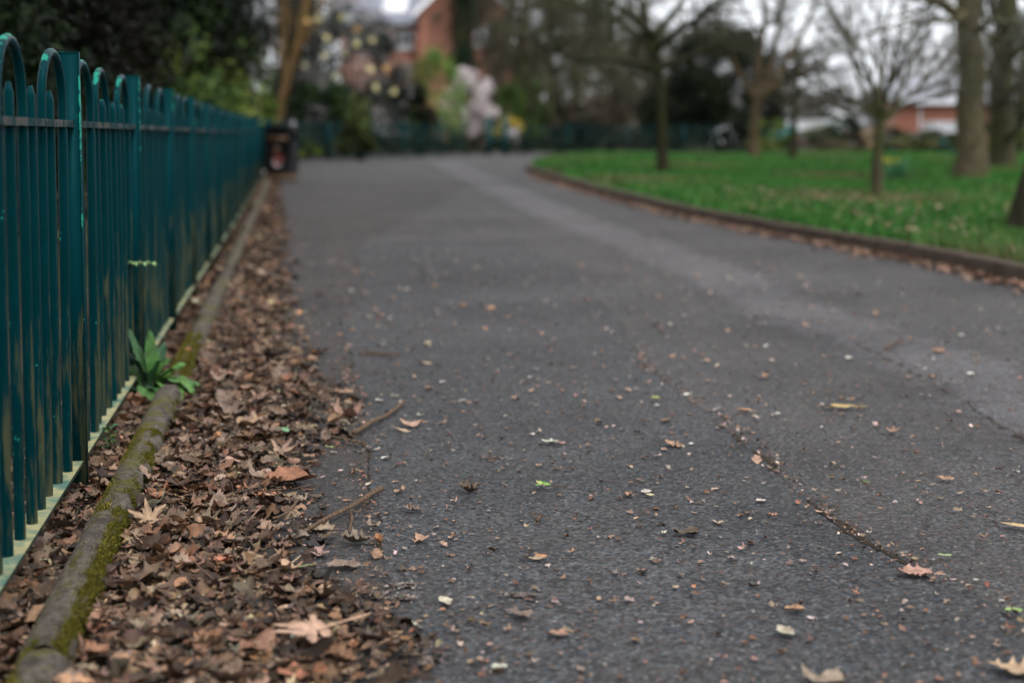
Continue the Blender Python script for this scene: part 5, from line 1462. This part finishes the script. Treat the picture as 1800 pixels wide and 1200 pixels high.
# ivy-clad trunk
b = D(812, 238, 72); b[2] = .1
T9 = Tree(9)
trunk_flare(T9, [b, D(812, 160, 72), D(814, 60, 72), D(810, -60, 72), D(805, -220, 72)], .40, .25, 10)
for k in range(8):
    a = k * 2.4; q = D(811, -20 - 28 * k, 72); T9.limb([q, q + np.array([math.cos(a), math.sin(a), .5]) * 1.6, q + np.array([math.cos(a) * 3.6, math.sin(a) * 3.6, 2.2])], .12, .03, 1, 7)
T9.sprout(1, 2, 8, .45, .8, .0, .16, .5, .2, 6)
T9.sprout(2, 3, 6, .5, .8, -.02, .2, .5, .15, 5, .4)
t = T9.build('ivy_clad_tree', 'tall dark trunk thick with ivy just right of the brick house', b, M['bark_dark'], M['twigs_dark'])
r = np.random.default_rng(70)
zz = np.linspace(3.5, 9.5, 26)
C = np.stack([r.normal(0, .25, 26), r.normal(0, .25, 26), zz], 1)
V, Q, tn = leaves_cloud(r, C, np.tile([.62, .62, .6], (26, 1)), 260, .14, [(.010, .024, .013), (.015, .032, .015), (.008, .016, .010)])
link('ivy', mesh_np('ivy', V, Q, tint=tn), M['foliage'], t)

# ---- woodland beyond: bare trees and brown thickets
def wood_tree(seed, h, droop, dens=1.0):
    T_ = Tree(seed); r = T_.r
    P = trunk_flare(T_, [(0, 0, -.1), (r.normal(0, .15), 0, h * .3), (r.normal(0, .3), r.normal(0, .3), h * .62), (r.normal(0, .5), r.normal(0, .5), h)], .028 * h, .006 * h, 10, 1.3)
    for k in range(11):
        t = .22 + .065 * k; q = P[int(t * 9)]; a = k * 2.4 + r.normal(0, .3); L = h * (.42 - .18 * t) * r.uniform(.8, 1.2)
        dv = np.array([math.cos(a), math.sin(a), 0])
        T_.limb([q, q + dv * L * .4 + [0, 0, L * .28], q + dv * L * .8 + [0, 0, L * .38 - droop * L * .3], q + dv * L * 1.05 + [0, 0, L * .3 - droop * L * .8]], .010 * h, .003 * h, 1, 7)
    T_.sprout(1, 2, 9 * dens, .42, .8, -.10 * droop, .15, .5, .15, 5, .3)
    T_.sprout(2, 3, 7 * dens, .55, .75, -.16 * droop, .16, .6, .1, 5, .3)
    T_.sprout(3, 4, 3 * dens, .7, .6, -.2 * droop, .16, .8, .1, 4, .3)
    for P_, R_ in T_.lv.get(4, []) + T_.lv.get(3, []): np.maximum(R_, .009, out=R_)
    return T_
protoA = wood_tree(101, 11, .9, 1.05).build('bare_tree', 'x', (0, 0, 0), M['bark_olive'], M['twigs_olive'])
protoB = wood_tree(102, 12, .2).build('bare_tree', 'x', (0, 0, 0), M['bark_dark'], M['twigs_brown'])
protoC = wood_tree(103, 9, .5).build('bare_tree', 'x', (0, 0, 0), M['bark_grey'], M['twigs_brown'])
spots = [(930, 78, 0, .2, 1.0, 'olive drooping bare tree behind the far fence, left of the spreading tree'), (1010, 82, 0, 1.9, 1.1, 'olive drooping bare tree behind the fence, between gate and spreading tree'), (880, 84, 2, .8, 1.15, 'bare grey tree behind the gate and golden bush'), (1085, 86, 1, 2.2, 1.1, 'tall brown bare tree directly behind the spreading tree'),
         (970, 92, 1, 3.9, 1.1, 'brown bare tree in the second row behind the drooping trees'), (1200, 90, 0, 4.4, .9, 'olive bare tree behind the dark evergreen'), (1440, 100, 1, 5.1, .55, 'brown bare tree rising behind the white van'), 
         (1610, 108, 1, .4, .75, 'brown bare tree rising behind the orange brick building'), (1370, 105, 2, 2.7, .9, 'grey bare tree beyond the small dark twiggy tree'), (1790, 62, 0, 3.3, .9, 'olive bare tree behind the mottled trunk'), (1690, 118, 2, 4.0, 1.0, 'grey bare tree far beyond the stout flared trunk'), (700, 110, 2, .6, 1.1, 'grey bare tree behind the brick house'), (560, 64, 1, 2.0, .95, 'brown bare tree behind the cream-blossom tree')]
used = set()
for x, dd, k, rz, sc, lab in spots:
    pr_ = [protoA, protoB, protoC][k]
    o = pr_ if k not in used else copy_tree(pr_)
    used.add(k)
    p = D(x, 238, dd); o.location = (p[0], dd, .1); o.rotation_euler = (0, 0, rz); o.scale = (sc, sc, sc)
    tag(o, lab, 'tree', 'bare trees beyond the park fence')
# brown and green thickets along the fence and the far side of the lawn
thick = [(960, 76, 2.6, 2.2, BROWNS, 'brown leafless thicket behind the distant fence left of the spreading tree'), (1045, 79, 3.0, 2.4, BROWNS, 'grey-brown thicket behind the distant fence seen left of the dark trunk'), (1110, 83, 3.6, 2.6, [(.075, .06, .045), (.10, .08, .06), (.06, .05, .035)], 'pinkish brown thicket right beside the dark trunk'),
         (1010, 73, 1.6, 1.2, [(.012, .018, .010), (.02, .03, .015)], 'black-green low bush in the distant fence line'), (1180, 82, 2.2, 2.0, [(.05, .06, .03), (.035, .045, .02)], 'dull green thicket behind the spreading tree trunk')]
for i, (x, dd, h, w, pal, lab) in enumerate(thick):
    p = D(x, 238, dd); shrub('thicket', lab, (p[0], dd, .1), h, w, 1.6, pal, 200 + i, 34, 190, .17, clump=.32)
p = D(1262, 238, 60)
shrub('yew_tree', 'big dark green evergreen at the far edge of the lawn', (p[0], 60, .1), 5.6, 2.6, 2.2, [(.012, .020, .011), (.018, .030, .014), (.026, .040, .018), (.036, .046, .018)], 210, 65, 330, .16, 'tree', clump=.28)
p = D(1190, 238, 66)
shrub('yew_tree', 'shorter dark evergreen tucked behind the spreading tree trunk', (p[0], 66, .1), 4.0, 1.8, 1.6, [(.014, .022, .012), (.024, .034, .016), (.04, .045, .025)], 211, 45, 260, .16, 'tree', clump=.3)
for i, (x, dd, h, w, lab) in enumerate([(850, 104, 11, 4.2, 'high brown-olive wood edge tree behind the gable of the brick house'), (925, 98, 12, 4.2, 'high brown-olive tree crown behind the green gate'), (1000, 100, 12, 4.2, 'high brown tree crown behind the black-green low bush'), (1075, 104, 11, 4.2, 'high dull brown crown left of the spreading tree trunk'), (1150, 108, 9, 4.2, 'dull brown crown directly behind the spreading tree trunk'), (1225, 112, 6.5, 3.6, 'low brown crown behind the big evergreen')]):
    p = D(x, 238, dd); shrub('wood_edge_tree', lab, (p[0], dd, .1), h, w, 2.5, [(.115, .108, .062), (.135, .12, .078), (.085, .09, .045), (.095, .085, .055)], 260 + i, 85, 170, .2, 'tree', group='trees of the wood edge', clump=.22, stems=8)
for i, (x, dd, h, w, lab) in enumerate([(1345, 124, 5.5, 4.5, 'faint grey-brown crown far behind the pale forked tree'), (1425, 128, 5.0, 4.5, 'faint grey-brown crown far behind the white van'), (1505, 132, 5.5, 4.5, 'faint grey-brown crown far behind the white-roofed shed'), (1590, 140, 6.5, 4.5, 'faint grey-brown crown far behind the orange brick building'), (1690, 140, 6.5, 4.5, 'faint grey-brown crown far behind the stout flared trunk'), (1790, 130, 7.5, 4.5, 'faint grey-brown crown far behind the mottled trunk')]):
    p = D(x, 238, dd); shrub('wood_edge_tree', lab, (p[0], dd, .1), h, w, 2.5, [(.13, .115, .095), (.10, .09, .07), (.15, .13, .115)], 280 + i, 60, 150, .2, 'tree', group='trees of the wood edge', clump=.24, stems=8)
p = D(868, 238, 78); shrub('thicket_tree', 'twiggy brown tree partly hiding the gable right of the ivy-clad trunk', (p[0], 78, .1), 10.5, 1.9, 1.6, [(.11, .09, .065), (.085, .075, .05), (.13, .10, .075)], 299, 70, 170, .18, 'tree', clump=.24)
p = D(530, 238, 60); shrub('evergreen_shrub', 'dark green bush between leaning tan tree and cream-blossom tree', (p[0], 60, .1), 4.2, 1.5, 1.3, GREEN_D, 298, 44, 260, .13, clump=.3)
edge_b = [(1352, 262, 54, 1.3, .9, GREEN_Y + [(.2, .19, .06)], 'yellowish bush right of the pale forked tree'), (1425, 268, 56, .9, .9, [(.14, .10, .085), (.10, .09, .06), (.05, .07, .03)], 'pinkish brown low bush before the white van'), (1450, 266, 60, 1.2, 1.1, GREEN_M, 'olive bush under the white van windows'),
          (1487, 270, 58, 1.55, .8, [(.025, .05, .028), (.035, .065, .03), (.02, .036, .02)], 'dark blue-green bush between the van and the vase-shaped tree'), (1500, 272, 52, .85, .55, [(.02, .026, .014), (.07, .055, .035)], 'blackish low bush left of the vase-shaped tree'), (1525, 266, 57, 1.0, .4, [(.42, .30, .16), (.30, .22, .12)], 'tan dry bush just left of the vase-shaped trunk'),
          (1612, 268, 54, .8, 1.0, [(.16, .14, .06), (.10, .11, .04), (.06, .08, .03)], 'yellow-brown low bush right of the vase-shaped tree'), (1655, 272, 54, .95, 1.0, [(.12, .11, .05), (.05, .07, .03), (.03, .04, .02)], 'olive low bush before the teal cabin'), (1470, 274, 50, .6, .7, [(.10, .075, .05), (.06, .06, .03)], 'brown low bush at the lawn edge below the blue-green bush'), (1560, 262, 64, 1.1, .9, GREEN_D, 'dark bush against the grey boarded fence'),
          (1790, 285, 46, 1.6, 1.0, GREEN_M, 'green bush right of the mottled trunk'), (1300, 272, 56, 1.2, .8, [(.014, .02, .011), (.03, .035, .018)], 'black-green bush at the foot of the big evergreen')]
for i, (x, yy, dd, h, w, pal, lab) in enumerate(edge_b):
    p = D(x, 238, dd); shrub('lawn_edge_bush', lab, (p[0], dd, .25), h, w, .8, pal, 230 + i, 18, 150, .10, clump=.34, group='bushes at the far lawn edge')
# daffodil clump
p = base_at(1574, 318)
df = thing('daffodil_clump', 'clump of daffodils in the grass between vase-shaped tree and stout trunk', 'plant', p)
r = np.random.default_rng(77); g = Geo(); fl_ = Geo()
for k in range(60):
    a = r.uniform(0, 6.28); q = np.array([r.normal(0, .12), r.normal(0, .12), 0]); L = r.uniform(.25, .5)
    g.tube([q, q + [.05 * math.cos(a), .05 * math.sin(a), L * .6], q + [.14 * math.cos(a), .14 * math.sin(a), L]], [.008, .007, .002], 4)
for k in range(4):
    q = np.array([r.normal(0, .14), r.normal(0, .14), r.uniform(.3, .45)])
    fl_.lathe([(.005, 0), (.05, .015), (.02, .02), (.018, .05), (.03, .06)], q, 8)
g.obj('leaf_blades', mat_plain('daffodil_leaf', (.03, .12, .05), .6, .3, 9), df, True); fl_.obj('flower', mat_plain('daffodil_flower', (.62, .50, .05), .6, .15, 9), df, True)

# ---- buildings and vehicles on the right
bd = 78.0
x0, x1 = D(1575, 238, bd)[0], D(1755, 238, bd)[0]; zt = D(1600, 182, bd)[2]; zr = D(1600, 138, bd + 4)[2]
lb = thing('brick_building', 'low orange brick building with pale grey roof beyond the lawn', 'building', (x0, bd, .05))
W = x1 - x0
Geo().box(0, W, 0, 4.4, 0, zt).obj('wall', M['brick_orange'], lb)
g = Geo()
for y0, y1 in ((-.5, 2.2), (4.9, 2.2)):
    V = [(-.4, y0, zt), (W + .4, y0, zt), (W + .4, y1, zr), (-.4, y1, zr)]; V += [(a, b_, c - .12) for a, b_, c in V]
    g.add(V, [(0, 1, 2, 3), (7, 6, 5, 4), (0, 4, 5, 1), (1, 5, 6, 2), (2, 6, 7, 3), (3, 7, 4, 0)])
g.obj('roof', M['grey_roof'], lb)
dx = D(1617, 200, bd)[0] - x0
Geo().tube([(dx, -.08, 0), (dx, -.08, zt - .1)], .06, 8).box(-.3, W + .3, -.62, -.51, zt - .12, zt - .02).obj('downpipe', M['white_paint'], lb)
# grey boarded fence
f0, f1 = D(1512, 238, 70)[0], D(1660, 238, 70)[0]
bf = thing('board_fence', 'dark grey boarded fence in front of the orange brick building', 'fence', (f0, 70, .1))
g = Geo(); W = f1 - f0
for k in range(int(W / .15)): g.box(k * .15, k * .15 + .142, -.012, .012, 0, D(1600, 234, 70)[2] - .1)
g.obj('board_panel', M['grey_wall'], bf)
for x in np.arange(0, W, 1.8): Geo().box(x - .05, x + .05, .014, .11, -.1, 1.05).obj('post', M['grey_wall'], bf)
# teal cabin with white top
c0, c1 = D(1643, 238, 64)[0], D(1702, 238, 64)[0]
cb = thing('storage_cabin', 'teal cabin with broad white top band beside the grey boarded fence', 'cabin', (c0, 64, .1))
zt1, zm = D(1660, 216, 64)[2] - .1, D(1660, 237, 64)[2] - .1
W = c1 - c0
Geo().box(.03, W - .03, .03, 1.6, 0, zm).obj('body', M['teal_cabin'], cb, bevel=.01)
Geo().box(0, W, 0, 1.63, zm + .002, zt1).box(-.04, W + .04, -.04, 1.67, zt1 + .001, zt1 + .06).obj('fascia', M['white_paint'], cb, bevel=.01)
Geo().box(.2, .75, -.01, .028, .06, zm - .06).box(.8, 1.3, -.01, .028, .06, zm - .06).obj('door', M['teal_cabin'], cb, bevel=.005)
# white van
vd = 96.0
v0, v1 = D(1392, 238, vd)[0], D(1478, 238, vd)[0]; vt = D(1430, 211, vd)[2] - .05
van = thing('parked_van', 'white van parked beyond the lawn, partly behind the bushes', 'van', (v0, vd, .05))
L = v1 - v0 + .9
prof = [(0, .35), (L, .35), (L, .95), (L - .25, 1.15), (L - .75, vt - .08), (L - 1.0, vt), (.12, vt), (0, vt - .15)]
Geo().prism(prof, 1, 0, 1.85).obj('body', M['white_paint'], van, bevel=.05)
zs = D(1430, 228, vd)[2] - .05
for a, b_ in ((.25, 1.15), (1.25, 2.1), (2.2, L - 1.0)): Geo().box(a, b_, -.015, .006, zs - .62, zs - .02).obj('window', M['glass'], van, bevel=.02)
for x in (.75, L - .75):
    for y in (.02, 1.66):
        w_ = Geo()
        th = np.linspace(0, 2 * np.pi, 20, endpoint=False)
        w_.prism([(x + .33 * math.cos(a), .33 + .33 * math.sin(a)) for a in th], 1, y - .04, y + .18, 0)
        w_ = w_.obj('wheel', M['rubber'], van)
        Geo().prism([(x + .19 * math.cos(a), .33 + .19 * math.sin(a)) for a in th], 1, y - .05, y + .19).obj('rim', M['grey_roof'], w_)
Geo().box(L - .02, L + .03, .15, .45, .75, .95).obj('headlight', M['lantern_glass'], van); Geo().box(L - .02, L + .03, 1.4, 1.7, .75, .95).obj('headlight', M['lantern_glass'], van)
# shed with pale sloping roof
s0, s1 = D(1462, 238, 104)[0], D(1516, 238, 104)[0]; zl, zh = D(1462, 196, 104)[2], D(1516, 207, 104)[2]
sh = thing('shed', 'shed with white sloping roof behind the white van', 'shed', (s0, 104, .05))
W = s1 - s0
Geo().prism([(0, 0), (W, 0), (W, zh - .5), (0, zl - .1)], 1, 0, 3).obj('wall', M['grey_wall'], sh)
Geo().prism([(-.15, zl - .09), (W + .15, zh - .49), (W + .15, zh - .04), (-.15, zl + .25)], 1, -.3, 3.3).obj('roof', M['white_paint'], sh)
# car by the evergreen
c0 = D(1300, 238, 96)[0] - 1.6
car = thing('parked_car', 'white car glimpsed between the big evergreen and the pale forked tree', 'car', (c0, 96, .05))
prof = [(0, .3), (4.1, .3), (4.15, .75), (3.9, .95), (3.0, 1.05), (2.45, 1.5), (1.0, 1.55), (.3, 1.1), (0, .95)]
Geo().prism(prof, 1, 0, 1.7).obj('body', M['white_paint'], car, bevel=.06)
Geo().prism([(.75, 1.1), (2.75, 1.1), (2.35, 1.42), (1.1, 1.46)], 1, -.012, .01).obj('window', M['glass'], car)
for x in (.8, 3.3):
    th = np.linspace(0, 2 * np.pi, 18, endpoint=False)
    w_ = Geo().prism([(x + .31 * math.cos(a), .31 + .31 * math.sin(a)) for a in th], 1, -.04, .18).obj('wheel', M['rubber'], car)
    Geo().prism([(x + .18 * math.cos(a), .31 + .18 * math.sin(a)) for a in th], 1, -.05, .19).obj('rim', M['grey_roof'], w_)
# teal panel fence between them
t0, t1 = D(1335, 238, 88)[0], D(1400, 238, 88)[0]
tf = thing('panel_fence', 'blue-green panel fence behind the pale forked tree', 'fence', (t0, 88, .05))
Geo().box(0, t1 - t0, 0, .05, 0, D(1350, 222, 88)[2]).obj('panel', M['teal_cabin'], tf)
for x in (0, (t1 - t0) / 2, t1 - t0): Geo().box(x - .05, x + .05, -.06, -.002, -.1, 1.6).obj('post', M['paint_far'], tf)
